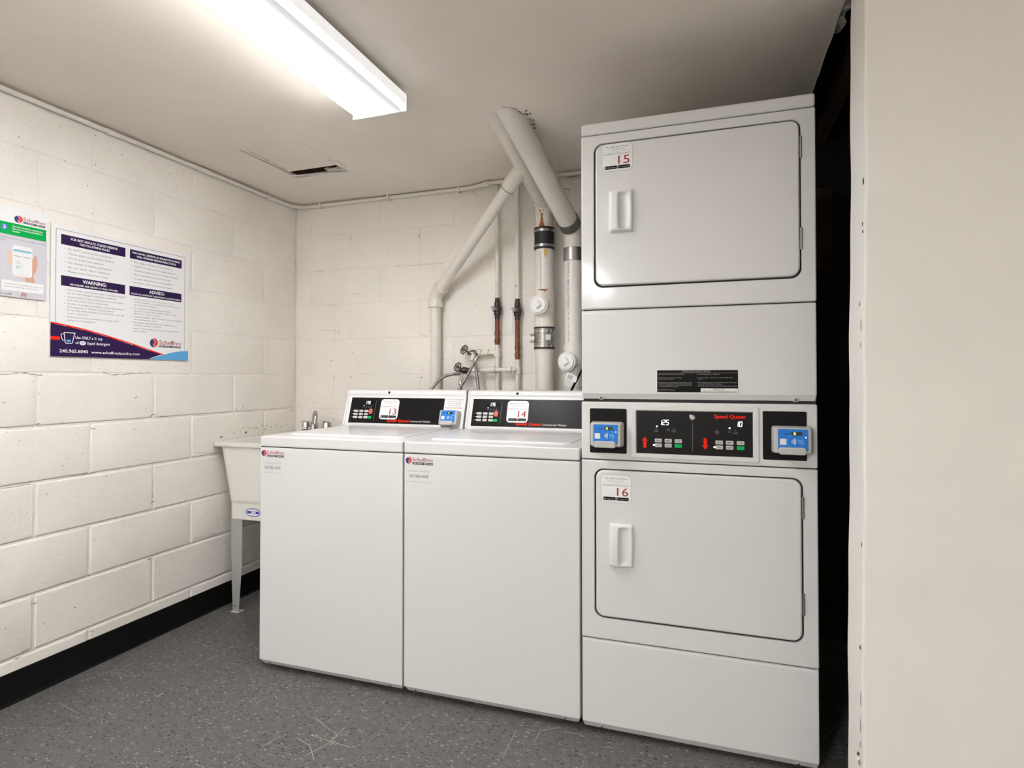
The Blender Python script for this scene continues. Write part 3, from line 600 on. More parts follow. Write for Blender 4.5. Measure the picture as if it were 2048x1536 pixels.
    MB().text(ff, 0.017, 0.808, 'For Service or Refund Call', 0.006, 0.0006, w=0.088).build('service_text', M_ltgrey, fp, fix=False); MB().text(ff, 0.007, 0.771, 'www.scheffreslaundry.com', 0.004, 0.0006, w=0.108).build('service_web_address', M_ltgrey, fp, fix=False)
    MB().text(ff, 0.022, 0.787, '240-965-6040', 0.0115, 0.0006, w=0.078).build('service_number', M_greytx, fp, fix=False)
    if reader:
        f2 = fr.at(0, 0, 0.0018); nt_ = MB().rect(f2, 0.498, 0.6, 0.05, 0.126, 0, 0.0006).build('card_notice', M_signw, pn); k = MB()
        for i, s in enumerate(('LET CARD IN CARD READER', 'AND LET GO OF CARD', 'UNTIL MACHINE BEEPS', 'THEN REMOVE CARD')): k.text(f2, 0.549, 0.1165 - 0.0098 * i, s, 0.0060, 0.001, w=(0.088, 0.07, 0.073, 0.062)[i], align='C')
        k.build('card_notice_text', M_greytx, pn, fix=False)
        MB().text(f2, 0.549, 0.0765, 'DO NOT TAP CARD', 0.0072, 0.001, w=0.084, align='C').build('card_notice_text', M_dkred, pn, fix=False)
        card_reader(fr.at(0, 0, 0.002), 0.540, 0.0285, num, t, w=0.082, h=0.064, d=0.036)
    return t
washer(-1.697, -1.0585, '13', 'white top-load washer numbered 13 with a blue card reader, beside the laundry tub', True)
washer(-1.0565, -0.4085, '14', 'white top-load washer numbered 14, standing against the dryer stack', False)

# ------------------------------------------------------------------ stacked dryer
def handle(fr, a, b, w, h, parent):                # moulded pull with a finger pocket opening to the left part
    NX, NZ_ = 28, 30; m = MB(); V = []
    def sm(t): t = max(0, min(1, t)); return t * t * (3 - 2 * t)
    for j in range(NZ_ + 1):
        row = []
        for i in range(NX + 1):
            x = i / NX; z = j / NZ_; d = min(x * w, (1 - x) * w, z * h, (1 - z) * h)
            bul = 1 - 0.25 * (2 * z - 1) ** 2
            top = (0.010 + 0.013 * sm(x / 0.16)) * (1 - sm((x - 0.36) / 0.6) * 0.45) * bul
            pk = sm((x - 0.42) / 0.035) * sm((0.90 - x) / 0.05) * sm((z - 0.07) / 0.05) * sm((0.93 - z) / 0.05)
            fl = 0.001 + 0.010 * sm((x - 0.48) / 0.42)
            hgt = (top * (1 - pk) + fl * pk) * sm(0.35 + d / 0.005)
            xx = a + (x - 0.5) * w * (1 + 0.05 * (1 - (2 * z - 1) ** 2))
            row.append(m.bm.verts.new(fr(xx, b + (z - 0.5) * h, hgt if d > 0 else 0)))
        V.append(row)
    for j in range(NZ_):
        for i in range(NX): m.bm.faces.new((V[j][i], V[j][i + 1], V[j + 1][i + 1], V[j + 1][i]))
    return m.build('handle', M_white2, parent, fix=False, sharp=75)

def dryer():
    x0, x1 = -0.404, 0.2885; xc = (x0 + x1) / 2; W = x1 - x0; yb = 2.60
    t = thing('stacked_dryer', (xc, (YF + yb) / 2, 0), 'tall white stacked pair of tumble dryers with doors numbered 15 and 16', 'dryer')
    ff = F((0, YF, 0))
    MB().box(x0 + 0.002, x1 - 0.002, YF + 0.032, yb, 0.02, 0.90, 0.003).build('lower_cabinet', M_white, t)
    MB().box(x0 + 0.002, x1 - 0.002, YF + 0.032, yb, 0.90, 1.94, 0.003).build('upper_cabinet', M_white, t)
    MB().box(x0, x1, YF - 0.0005, yb, 1.9365, 1.9755, 0.008, 4).build('top_cap', M_white, t)
    MB().box(x0 + 0.006, x1 - 0.006, YF + 0.008, yb - 0.02, 0.03, 1.94).build('seam_shade', M_gap, t)  # dark core added so the panel seams look shaded
    def front(name, z0, z1, door):
        dz0, dz1 = door; O = (xc, (z0 + z1) / 2, W, z1 - z0); dc = (-0.0565, (dz0 + dz1) / 2, 0.611, dz1 - dz0)
        fp = MB().ring_plate(ff, O, dc, 0.004, 0.030, -0.03, 0.0, -0.018, 0.005, 8).build(name, M_white, t, sharp=45)
        dr = MB().rprism(ff, dc[0] + 0.0005, dc[1] + 0.001, dc[2] - 0.0095, dc[3] - 0.0095, 0.0265, -0.016, 0.003, 0.006, 8).build(name.replace('front', 'door'), M_white, t, sharp=60)
        for z in (dz0 + 0.115, dz1 - 0.085): MB().lathe((0.2485, YF - 0.0015, z - 0.032), (0, 0, 1), [(0, 0.0032), (0.064, 0.0032)], 8).build('hinge', M_steel, dr)
        return fp, dr
    fu, du = front('upper_front', 1.3665, 1.9345, (1.436, 1.9045)); fl, dl = front('lower_front', 0.3065, 0.8795, (0.374, 0.852))
    fd = ff.at(0, 0, 0.0032)
    phone_sticker(fd, -0.334, 1.809, 0.097, 0.0895, '15', du); phone_sticker(fd, -0.340, 0.747, 0.096, 0.0875, '16', dl)
    handle(fd, -0.2745, 1.677, 0.074, 0.134, du); handle(fd, -0.2755, 0.6125, 0.074, 0.136, dl)
    # plain access panel between the upper door and the controls, with its instruction label
    def bent(name, z0, z1, lip, rec):
        R = []
        for z, y, i in ((z0, YF + rec + 0.003, 0.004), (z0 + 0.001, YF + rec, 0.003), (z0 + lip, YF + 0.0010, 0.0006), (z0 + lip + 0.0025, YF, 0), (z1 - 0.010, YF, 0), (z1 - 0.003, YF + 0.002, 0), (z1, YF + 0.007, 0)):
            b = 0.006; l = x0 + 0.0005 + i; r = x1 - 0.0005 - i
            R.append([Vector(p) for p in ((l, YF + 0.030, z), (l, y + b, z), (l + b * .3, y + b * .3, z), (l + b, y, z), (r - b, y, z), (r - b * .3, y + b * .3, z), (r, y + b, z), (r, YF + 0.030, z))])
        p = MB().loops(R).build(name, M_white, t, sharp=24)
        for x in (-0.340, 0.232):
            MB().lathe((x, YF + rec * 0.55, z0 + lip * 0.5), (0, -1, -0.5), [(-0.004, 0.010), (0.001, 0.009), (0.002, 0.005)], 12).build('screw_boss', M_white, p)
            MB().lathe((x, YF + rec * 0.55 - 0.0018, z0 + lip * 0.5 - 0.001), (0, -1, -0.5), [(0, 0.0045), (0.002, 0.004)], 10).build('screw', M_steel, p)
        return p
    mp_ = bent('access_panel', 1.0690, 1.3635, 0.024, 0.011); bent('kick_panel', 0.014, 0.3035, 0.022, 0.016)
    lx0, lx1, lz0, lz1 = -0.163, 0.074, 1.100, 1.168
    MB().rprism(ff, (lx0 + lx1) / 2, (lz0 + lz1) / 2, lx1 - lx0, lz1 - lz0, 0.003, -0.001, 0.0006).build('instruction_label', M_ink, mp_)
    k = MB(); xm = (lx0 + lx1) / 2
    k.text(ff, xm - 0.002, 1.1615, 'OPERATING INSTRUCTIONS', 0.0048, 0.001, w=0.083, align='C').line(ff, (lx0 + .001, 1.1595), (lx1 - .001, 1.1595), 0.0005, 0.001)
    L = [(0, 1.154, '1.Open Dryer Door, Load Clothes, Close Door', .080), (0, 1.1435, '2.Select Fabric and Temperature Settings', .072), (0.003, 1.139, 'OR Turn Fabric Selector', .045), (0, 1.129, '3.Insert Coins or Card as Required. Use Additional Coins', .103), (0.003, 1.1245, 'or Card for More Drying Time. DO NOT exceed limit in', .1),
         (0.003, 1.12, 'Timer. Normal Drying Time, with 1/2 minutes of Cycle', .097), (0.003, 1.1155, 'is a COOL DOWN (No Heat) Period', .06), (0, 1.106, '4.Push START Pad or Button', .052),
         (.117, 1.154, '5.To Stop Drying Cycle - OPEN door', .068), (.117, 1.1435, '6.To Restart Cycle - Close Door and Push START Pad or', .106), (.121, 1.139, 'Button', .012), (.117, 1.129, '7.When Display Indicates "00" (Time Remaining or Timer Light', .115), (.121, 1.1245, 'goes out) Remove Clothes from Dryer', .07), (.118, 1.118, '8.CLOTHES ARE DRY OR AN ARTICLE, REMOVE CLOTH LOADS', .114)]
    for dx, z, s, w in L: k.text(ff, lx0 + 0.002 + dx, z, s, 0.0028, 0.001, w=w)
    k.build('instruction_text', M_ltgrey, mp_, fix=False)
    MB().rect(ff, lx1 - 0.107, lx1 - 0.001, lz0 + 0.001, lz0 + 0.0125, 0.001).build('important_box', M_signw, mp_, fix=False)
    MB().text(ff, lx1 - 0.054, lz0 + 0.0075, 'IMPORTANT', 0.0038, 0.0014, w=0.034, align='C').text(ff, lx1 - 0.054, lz0 + 0.002, 'CLEAN LINT FILTER BEFORE EACH LOAD', 0.0034, 0.0014, w=0.1, align='C').build('important_text', M_ink, mp_, fix=False)
    # control row
    cp = MB().rprism(ff, xc, 0.9747, W - 0.001, 0.1850, 0.004, -0.03, 0.0, 0.004).build('control_housing', M_white, t)
    MB().ring_plate(ff, (-0.0565, 0.9742, 0.376, 0.166), (-0.0565, 0.9742, 0.3425, 0.135), 0.006, 0.001, -0.002, 0.0045, 0.0005, 0.003).build('control_bezel', M_white, t)
    pn = MB().rprism(ff, -0.0565, 0.9742, 0.3405, 0.1335, 0.0006, -0.001, 0.0022).build('control_panel', M_blackp, t)
    for cx in (-0.317, 0.2005): MB().rprism(ff, cx, 0.9745, 0.118, 0.143, 0.004, -0.001, 0.0012).build('reader_plate', M_black, t)
    card_reader(ff.at(0, 0, 0.001), -0.319, 0.9640, '15', t); card_reader(ff.at(0, 0, 0.001), 0.2190, 0.9640, '16', t, w=0.094)
    c = 0.0028
    for i0, (cols, ax, up) in enumerate((((-0.160, -0.130, -0.0998), -0.2013, 1), ((0.0195, 0.0494, 0.080), -0.0205, -1))):
        for i, x in enumerate(cols):
            for j, z in enumerate((0.949, 0.934)):
                if (i, j) == (2, 1): MB().rprism(ff, x, z, 0.0212, 0.0115, 0.002, 0, 0.0034, 0.0008, 3).build('start_button', M_green, pn)
                else:
                    MB().rprism(ff, x, z, 0.0212, 0.0115, 0.002, 0, 0.0034, 0.0008, 3).build('button', M_btn, pn)
                    MB().text(ff, x, z - 0.002, (('HIGH', 'LOW'), ('MED', 'DELICATE'), ('STOP', ''))[i][j] or ' x', 0.0042, 0.0038, w=0.0125 if (i, j) != (1, 1) else 0.0165, align='C', bold=0.01).build('button_text', M_ink, pn, fix=False)
        s = up; MB().poly(ff, [(ax - 0.0048, 0.9425 - s * 0.0175), (ax + 0.0048, 0.9425 - s * 0.0175), (ax + 0.0048, 0.9425 + s * 0.004), (ax + 0.0092, 0.9425 + s * 0.004), (ax, 0.9425 + s * 0.0175), (ax - 0.0092, 0.9425 + s * 0.004), (ax - 0.0048, 0.9425 + s * 0.004)], c).build('arrow', M_red, pn, fix=False)
        MB().disc(ff, (-0.164, 0.0494)[i0], 0.993, 0.0026, c, 12).build('indicator_light', M_led, pn, fix=False)
        MB().disc(ff, cols[0] - 0.0135, 0.9345, 0.0028, 0.0036, 12).build('indicator_light', M_led, pn, fix=False)
        k = MB()
        for x, s1, s2 in ((cols[0] - 0.006, 'INSERT', 'COINS'), (cols[1] + 0.0005, 'DRYING', ''), (cols[1] + 0.017, 'COOL', 'DOWN')):
            k.text(ff, x, 0.980, s1, 0.0026, c, align='C', w=0.011)
            if s2: k.text(ff, x, 0.976, s2, 0.0026, c, align='C', w=0.012)
            k.disc(ff, x, 0.9865, 0.0012, c, 8)
        k.build('panel_text', M_ltgrey, pn, fix=False)
    MB().seg7(ff, -0.157, 0.9985, 0.0145, '1.25', c + 0.0003).build('display_digits', M_led, pn, fix=False)
    MB().seg7(ff, 0.066, 0.9985, 0.0145, '10', c + 0.0003).build('display_digits', M_led, pn, fix=False)
    MB().text(ff, 0.006, 1.0225, 'Speed Queen', 0.0105, c, w=0.0875, bold=0.035).build('brand_text', M_red, pn, fix=False)
    lk = MB().lathe((-0.0575, YF - 0.002, 1.0225), (0, -1, 0), [(0, 0.0085), (0.004, 0.0085), (0.005, 0.007), (0.005, 0.005), (0.003, 0.0045)], 18).rect(ff, -0.067, -0.058, 1.0255, 1.031, 0.002, 0.004).build('key_lock', M_steel, pn)
    MB().lathe((-0.0575, YF - 0.0045, 1.0225), (0, -1, 0), [(0, 0.003), (0.0012, 0.0028)], 10).build('lock_core', M_chrome, pn)
    MB().rect(ff, -0.0582, -0.0568, 0.917, 1.008, c).build('panel_rule', M_greytx, pn, fix=False)
    for x in (x0 + 0.05, x1 - 0.05):
        for y in (YF + 0.07, yb - 0.06): MB().lathe((x, y, -0.001), (0, 0, 1), [(0, 0.018), (0.012, 0.018), (0.014, 0.008), (0.035, 0.008)], 12).build('levelling_foot', M_black, t)
    return t
dryer()

# ------------------------------------------------------------------ laundry tub
def tub():
    X0, X1, Y0, Y1 = -2.333, -1.752, 2.285, 2.868; xc, yc = (X0 + X1) / 2, (Y0 + Y1) / 2; w, d = X1 - X0, Y1 - Y0
    t = thing('laundry_tub', (xc, yc, 0), 'off-white plastic laundry tub on grey metal legs beside washer 13', 'sink')
    fr = F((xc, yc, 0), (1, 0, 0), (0, 1, 0))
    def lp(ww, dd, r, z, n=6): return [fr(a, b, z) for a, b in rr(0, 0, ww, dd, r, n)]
    R = [lp(w - .172, d - .068, .02, .452), lp(w - .168, d - .062, .02, .456), lp(w - .166, d - .060, .022, .530), lp(w - .152, d - .050, .04, .538), lp(w - .136, d - .042, .05, .556), lp(w - .052, d - .024, .045, .806), lp(w - .01, d - .01, .03, .807), lp(w, d, .028, .811), lp(w, d, .028, .826), lp(w - .008, d - .008, .025, .830),
         lp(w - .075, d - .075, .04, .828), lp(w - .085, d - .085, .04, .815), lp(w - .17, d - .16, .06, .57), lp(w - .24, d - .22, .05, .545)]
    basin = MB().loops(R).build('basin', M_tub, t, sharp=55)
    MB().box(X0 + 0.01, X1 - 0.01, Y1 - 0.085, Y1, 0.815, 0.8335, 0.006, 3).build('faucet_ledge', M_tub, t)
    MB().disc(F((xc, yc, 0.5455), (1, 0, 0), (0, 1, 0)), 0, 0, 0.03, 0.0006).build('drain', M_steel, basin, fix=False)
    for sx in (-1, 1):
        for sy in (-1, 1):
            lx = xc + sx * (w / 2 - 0.092); ly = yc + sy * (d / 2 - 0.034)
            ex = (-sx, 0, 0); f1 = F((lx, ly, 0), (-sx, 0, 0), (0, 0, 1)); f2 = F((lx, ly, 0), (0, -sy, 0), (0, 0, 1))
            sh = [(0.012, 0.004), (0.048, 0.004), (0.067, 0.24), (0.067, 0.47), (0.0, 0.47), (0.0, 0.30)]
            m = MB(); m.poly(f1, sh, -0.001, 0.001); m.poly(f2, sh, -0.001, 0.001)
            lg = m.build('leg', M_galv, t)
            ft = F((lx, ly - sy * -0.002 if False else ly + sy * 0.001, 0), (1, 0, 0))
            MB().lathe((lx - sx * 0.026, ly + sy * 0.001, 0.030), (0, sy, 0), [(0, 0.006), (0.003, 0.006), (0.005, 0.003)], 10).build('foot_bolt', M_steel, lg)
            MB().box(min(lx - sx * .006, lx - sx * .052), max(lx - sx * .006, lx - sx * .052), min(ly - sy * .03, ly + sy * .008), max(ly - sy * .03, ly + sy * .008), -0.001, 0.004, 0.001).build('foot_pad', M_grey, lg)
    # oval maker's badge on the skirt
    fb = F((-2.106, Y0 + 0.0305, 0.4935)); nm = mat('badge_blue', (0.03, 0.05, 0.35), 0.4)
    k = MB(); k.poly(fb, [(0.046 * math.cos(2 * math.pi * i / 28), 0.020 * math.sin(2 * math.pi * i / 28)) for i in range(28)], 0.0008); k.build('badge', nm, basin, fix=False)
    MB().poly(fb, [(0.042 * math.cos(2 * math.pi * i / 28), 0.0165 * math.sin(2 * math.pi * i / 28)) for i in range(28)], 0.0013).build('badge_field', M_signw, basin, fix=False)
    MB().rect(fb, -0.036, 0.036, -0.006, 0.006, 0.0017).build('badge_band', nm, basin, fix=False)
    MB().disc(fb, 0.004, 0, 0.013, 0.0021, 20, ry=0.016).build('badge_centre', M_signw, basin, fix=False)
    MB().arc(fb, 0.004, 0, 0.007, 0.002, 0, 360, 0.0025, 18).build('badge_ring', nm, basin, fix=False)
    # chrome faucet
    fx, fy, fz = -2.112, 2.822, 0.8335
    fa = MB().box(fx - 0.105, fx + 0.075, fy - 0.022, fy + 0.022, fz - 0.002, fz + 0.020, 0.008, 3).build('faucet', M_chrome, t)
    MB().lathe((fx - 0.03, fy, fz + 0.015), (0, 0, 1), [(0, 0.024), (0.02, 0.022), (0.04, 0.020), (0.05, 0.016)], 16).build('faucet_body', M_chrome, fa)
    MB().tube(fillet([(fx - 0.03, fy, fz + 0.05), (fx - 0.022, fy - 0.004, fz + 0.118), (fx + 0.02, fy - 0.05, fz + 0.116), (fx + 0.028, fy - 0.07, fz + 0.055)], 0.045, 8), 0.0125, 14).build('spout', M_chrome, fa)
    for hx in (fx - 0.085, fx + 0.055):
        h = MB().lathe((hx, fy, fz + 0.015), (0, 0, 1), [(0, 0.012), (0.012, 0.010), (0.016, 0.022), (0.045, 0.021), (0.05, 0.017)], 8).build('tap_handle', M_chrome, fa, sharp=20)
    return t
tub()

# ------------------------------------------------------------------ wall signs
def rules_sign():
    w, h = 0.611, 0.498; y0, z0 = 1.533, 1.226; t = thing('notice_sign', (XL + 0.003, y0 + w / 2, z0), 'white and dark purple laundry rules sign in English and Spanish', 'sign')
    fr = F((XL, y0, z0), (0, 1, 0), (0, 0, 1)).at(0, 0, 0.0005)
    MB().rect(fr, 0, w, 0, h, -0.001, 0.0035).build('board', M_signw, t)
    fr = fr.at(0, 0, 0.0035); c = 0.0006
    k = MB()
    for p, q in (((.0165, .4818), (.5905, .4818)), ((.0165, .4818), (.0165, .125)), ((.5905, .4818), (.5905, .03))): k.line(fr, p, q, 0.0014, c)
    k.build('border_line', mat('print_maroon', (0.13, 0.03, 0.07), 0.5), t, fix=False)
    curve = [(0, .128), (.058, .1205), (.126, .110), (.216, .091), (.332, .063), (.406, .043), (.481, .0235)]
    MB().poly(fr, [(0, 0), (.4115, 0), (.4115, .0035), (.448, .0165), (.472, .0235)] + list(reversed([(a, b - 0.005) for a, b in curve[:-1]])), c).build('footer_field', M_navy, t, fix=False)
    m = MB()
    for p, q in zip(curve, curve[1:]): m.poly(fr, [(p[0], p[1] - .0055), (q[0], q[1] - .0035), (q[0], q[1] + .001), (p[0], p[1] + .001)], c + 0.0004)
    m.build('red_curve', M_red, t, fix=False); MB().rect(fr, 0, 0.034, 0.0625, 0.075, c + 0.0004).build('red_stripe', M_red, t, fix=False)
    MB().poly(fr, [(.404, 0), (w, 0), (w, .0445), (.575, .0425), (.541, .0375), (.512, .031), (.481, .0225), (.448, .0135)], c + 0.0007).build('blue_swoosh', M_sky, t, fix=False)
    heads = []
    for a0, a1, b0, b1 in ((.0345, .294, .4265, .465), (.3145, .572, .4262, .4648), (.0358, .2938, .2697, .3085), (.314, .5724, .2692, .3085)):
        MB().rect(fr, a0, a1, b0, b1, c).build('heading_bar', M_navy, t, fix=False)
    B = 0.022; e = c + 0.0005; HT = lambda m: m.build('heading_text', M_whitep, t, fix=False)
    HT(MB().text(fr, .1645, .4485, 'FOR BEST RESULTS, PLEASE OBSERVE', .0085, e, w=.188, align='C', bold=B).text(fr, .1645, .4345, 'THE FOLLOWING RULES:', .0085, e, w=.123, align='C', bold=B))
    HT(MB().text(fr, .4435, .4485, 'POR FAVOR, OBSERVE LAS SIGUIENTES NORMAS', .0078, e, w=.236, align='C', bold=B).text(fr, .4435, .4345, 'PARA OBTENER MEJORES RESULTADOS', .0078, e, w=.194, align='C', bold=B))
    HT(MB().text(fr, .165, .2885, 'WARNING:', .0135, e, w=.097, align='C', bold=B).text(fr, .165, .2745, 'USE WASHERS AND DRYERS AT YOUR OWN RISK', .0068, e, w=.194, align='C', bold=B))
    HT(MB().text(fr, .4435, .2885, 'ADVISO:', .0135, e, w=.077, align='C', bold=B).text(fr, .4435, .2745, 'UTILICE LAS LAVADORAS Y SECADORAS A SU PROPIO RIESGO', .0062, e, w=.248, align='C', bold=B))
    k = MB()
    for i, (s, l) in enumerate((('Do NOT overload the machines', .172), ('Check water temperature desired', .184), ('Check dryer heat desired', .138), ('No dyeing of clothes permitted', .172), ('Do not wash rugs in machines', .168), ('Please leave machines clean', .158))):
        b = .4085 - .0171 * i; k.text(fr, .0605, b, s, .0078, c, w=l).disc(fr, .0495, b + .004, .0014, c, 8)
    for i, (s, l) in enumerate((('NO cargue demasiado las máquinas', .188), ('Ajuste la temperatura de agua deseada', .205), ('Ajuste la temperatura de secado deseada', .217), ('No se permite que se tiña la ropa', .180), ('No lave alfombras en las máquinas', .188), ('Por favor, deje las máquinas limpias', .190))):
        b = .4095 - .0174 * i; k.text(fr, .333, b, s, .0074, c, w=l).disc(fr, .3218, b + .004, .0014, c, 8)
    for b, ls in ((.2535, (("Most of today's garments are made of synthetic material", .235), ('and are easily damaged by improper laundering', .195))), (.2265, (('Clothes washed in water that is too hot or over dried in', .232), ('dryer may shrink, melt, or change color', .165))), (.2005, (('Any loss or damage to clothing is not the responsibility', .232), ('of management or Scheffres Laundry Service', .188))), (.176, (('Do not add additional water to the machines - this will', .230), ('cause a malfunction', .083))), (.1495, (('Washing and drying of comforters or larger sized', .206), ('equipment is prohibited', .108)))):
        for j, (s, l) in enumerate(ls): k.text(fr, .059, b - .0125 * j, s, .0062, c, w=l)
        k.disc(fr, .0485, b + .003, .0012, c, 8)
    for b, ls in ((.2525, (('La mayoría de la ropa actual está hecha de', .195), ('material sintético y se puede dañar fácilmente con', .232), ('uso de máquina indebido', .106))), (.215, (('La ropa lavada en agua demasiado caliente o', .190), ('se exceda de calor de la secadora puede encoger,', .215), ('derretirse o cambiar de color', .125))), (.178, (('Cualquier pérdida o daño a la ropa no es responsabilidad', .238), ('de la administración ni de', .105))), (.1535, (('No agregue agua adicional a las máquinas, esto', .208), ('causará un mal funcionamiento', .130))), (.1275, (('Lavar o secar edredones o equipos de gran tamaño', .226), ('está prohibido', .062)))):
        for j, (s, l) in enumerate(ls): k.text(fr, .3345, b - .0118 * j, s, .0058, c, w=l)
        k.disc(fr, .3235, b + .003, .0012, c, 8)
    k.build('rules_text', mat('print_mid_grey', (0.24, 0.24, 0.25), 0.5), t, fix=False)
    k = MB()
    k.text(fr, .0912, .0700, 'Use ONLY a ¼ cup', .0105, e, w=.107, bold=.012).text(fr, .0912, .0500, 'of', .0095, e, w=.014, bold=.012).text(fr, .138, .0500, 'liquid detergent', .0105, e, w=.092, bold=.012)
    k.text(fr, .0325, .0155, '240.965.6040', .0118, e, w=.108, bold=.016).text(fr, .1535, .0155, 'www.scheffreslaundry.com', .0105, e, w=.209, bold=.010)
    cup = [(.0485, .0915), (.0905, .0915), (.0865, .083), (.0795, .0525), (.0765, .051), (.056, .051), (.0535, .053), (.0495, .084)]
    for p, q in zip(cup, cup[1:] + cup[:1]): k.line(fr, p, q, .0026, e)
    for p, q in zip([(.0485, .086), (.039, .0855), (.0375, .082), (.0425, .064), (.045, .062), (.0525, .061)], [(.039, .0855), (.0375, .082), (.0425, .064), (.045, .062), (.0525, .061), (.0525, .061)][:5] + [(.0525, .0611)]):
        if p != q: k.line(fr, p, q, .0024, e)
    k.disc(fr, .1195, .0545, .0125, e, 20, ry=.0085)
    k.build('footer_text', M_whitep, t, fix=False)
    MB().poly(fr, [(.0575, .0645), (.0745, .0645), (.0735, .056), (.0585, .056)], e + .0002).build('cup_water', M_sky, t, fix=False); MB().text(fr, .1195, .0515, 'HE', .006, e + .0004, align='C', bold=.02).build('footer_mark', M_sky, t, fix=False)
    logo(fr, .432, .0735, .0205, t, c, word=(.4585, .5715, .0675, .0195, .0555, .0635))
    return t
rules_sign()

def pay_poster():
    w, h = 0.470, 0.320; y1, z0 = 1.518, 1.430; t = thing('instruction_poster', (XL + 0.003, y1 - w / 2, z0), 'lilac and green how-to-pay poster showing a hand holding a phone', 'poster')
    f0 = F((XL, y1, z0), (0, 1, 0), (0, 0, 1)).at(0, 0, 0.0005)
    MB().rect(f0, -w, 0, 0, h, -0.001, 0.0035).build('board', M_signw, t)
    fr = f0.at(0, 0, 0.0035); c = 0.0006; e = 0.0011
    MB().rect(fr, -w, 0, 0.001, .218, c).build('picture_field', M_lilac, t, fix=False)
    MB().rect(fr, -w, -.0035, .2185, .261, e).build('green_band', M_pgreen, t, fix=False)
    MB().disc(fr, -.1405, .2425, .0105, e + .0004, 22).build('step_disc', mat('step_blue', (0.10, 0.14, 0.55), 0.5), t, fix=False)
    MB().text(fr, -.1405, .2365, '3', .012, e + .0008, align='C', bold=.03).build('step_number', M_whitep, t, fix=False)
    k = MB()
    for i, (s, l) in enumerate((('Start the machine by scanning the', .1), ('QR Code or entering the Machine', .098), ('Number', .024))): k.text(fr, -.1155, .2475 - .0088 * i, s, .0056, e + .0004, w=l, bold=.012)
    k.build('band_text', M_whitep, t, fix=False)
    MB().text(fr, -.0065, .2035, 'Scan the QR Code or enter Machine Number found on the', .005, c + .0004, w=.160, align='R').text(fr, -.1665, .1945, 'machine', .005, c + .0004, w=.03).build('caption_text', M_greytx, t, fix=False)
    logo(fr, -.0958, .279, .0135, t, c, word=(-.080, -.0072, .2775, .0125, .2675, .2745))
    MB().poly(fr, [(-.051, .100), (-.0493, .0796), (-.041, .096), (-.0345, .113), (-.0323, .128), (-.0335, .146), (-.0365, .1605), (-.0415, .158), (-.0455, .150), (-.051, .142)], e).build('thumb', M_skin, t, fix=False)
    MB().poly(fr, [(-.0706, .0598), (-.0404, .0597), (-.0435, .074), (-.0493, .085), (-.075, .085), (-.073, .072)], e + .0001).build('hand', M_skin, t, fix=False)
    for a, b, ra, rb in ((-.120, .1515, .0125, .0065), (-.1215, .137, .010, .007), (-.119, .122, .0085, .0085), (-.0905, .072, .011, .005)): MB().disc(fr, a, b, ra, e + .0003 + b * 0.001, 14, ry=rb).build('finger', M_skin2, t, fix=False)
    MB().poly(fr, rr(-.0825, .130, .0645, .1085, .009), e + .0006).build('phone_body', mat('phone_white', (0.80, 0.80, 0.80), 0.4), t, fix=False)
    MB().rect(fr, -.112, -.0535, .163, .170, e + .0010).build('phone_screen_header', M_teal, t, fix=False)
    for zz, ww in ((.1255, .001), (.108, .002)): MB().arc(fr, -.0965, zz, .0042, ww, 0, 360, e + .001, 16, 1.4).build('phone_screen_icon', M_teal, t, fix=False)
    for q in ((-.110, -.086, .1455, .1475), (-.082, -.056, .1455, .1475), (-.085, -.079, .115, .116), (-.086, -.078, .0835, .0842)): MB().rect(fr, *q, e + .0010).build('phone_screen_line', M_ltgrey, t, fix=False)
    MB().rect(fr, -.147, -.0115, .0225, .0575, e).build('text_box', M_signw, t, fix=False)
    MB().text(fr, -.0165, .043, 'Scan the QR Code or Enter the Machine Number found on your', .0042, e + .0004, w=.124, align='R').text(fr, -.1405, .034, 'washer machine and open the App. Your machine will start', .0042, e + .0004, w=.111).build('box_text', M_greytx, t, fix=False)
    MB().rect(fr, -.20, -.1035, .0025, .0165, e).build('phone_number_strip', mat('poster_grey', (0.66, .66, .68), .5), t, fix=False)
    MB().text(fr, -.1125, .006, '240.965.6040', .0075, e + .0004, w=.072, align='R', bold=.01).build('phone_number', M_greytx, t, fix=False)
    k = MB()
    for r in (.0085, .0052, .0022): k.arc(fr, -.0768, .0102, r, .0015, -60, 240, e + .0002, 18)
    k.build('spiral_icon', M_dkred, t, fix=False)
    return t
pay_poster()

# ------------------------------------------------------------------ pipework on the back wall
YP = 2.83
def conduit():
    t = thing('electrical_conduit', (-2.32, 2.0, 2.146), 'thin cream-painted conduit running under the ceiling along both block walls', 'conduit')
    pts = fillet([(-2.3265, -0.4, 2.149), (-2.3265, 2.20, 2.149), (-2.3265, 2.896, 2.147), (-2.10, 2.896, 2.150), (-1.30, 2.896, 2.155), (-1.20, 2.880, 2.150), (-1.10, 2.846, 2.152), (-0.90, 2.843, 2.153), (-0.42, 2.843, 2.153)], 0.09, 8)
    MB().tube(pts, 0.0098, 12).build('tube', M_pvc, t)
    for y in (1.752, 2.245): MB().lathe((-2.3265, y - 0.02, 2.149), (0, 1, 0), [(0, 0.0125), (0.04, 0.0125)], 12).build('coupling', M_pvc, t)
    for y in (2.66,): MB().box(-2.341, -2.314, y - 0.008, y + 0.008, 2.131, 2.1605, 0.002).build('strap', M_pvc, t)
    for x in (-2.16, -1.71, -1.28): MB().box(x - 0.007, x + 0.007, 2.882, 2.912, 2.136, 2.166, 0.002).build('strap', M_pvc, t)
    MB().lathe((-1.12, 2.850, 2.151), (1, -0.1, 0), [(0, 0.0145), (0.03, 0.0145)], 12).build('coupling', M_pvc, t)
conduit()

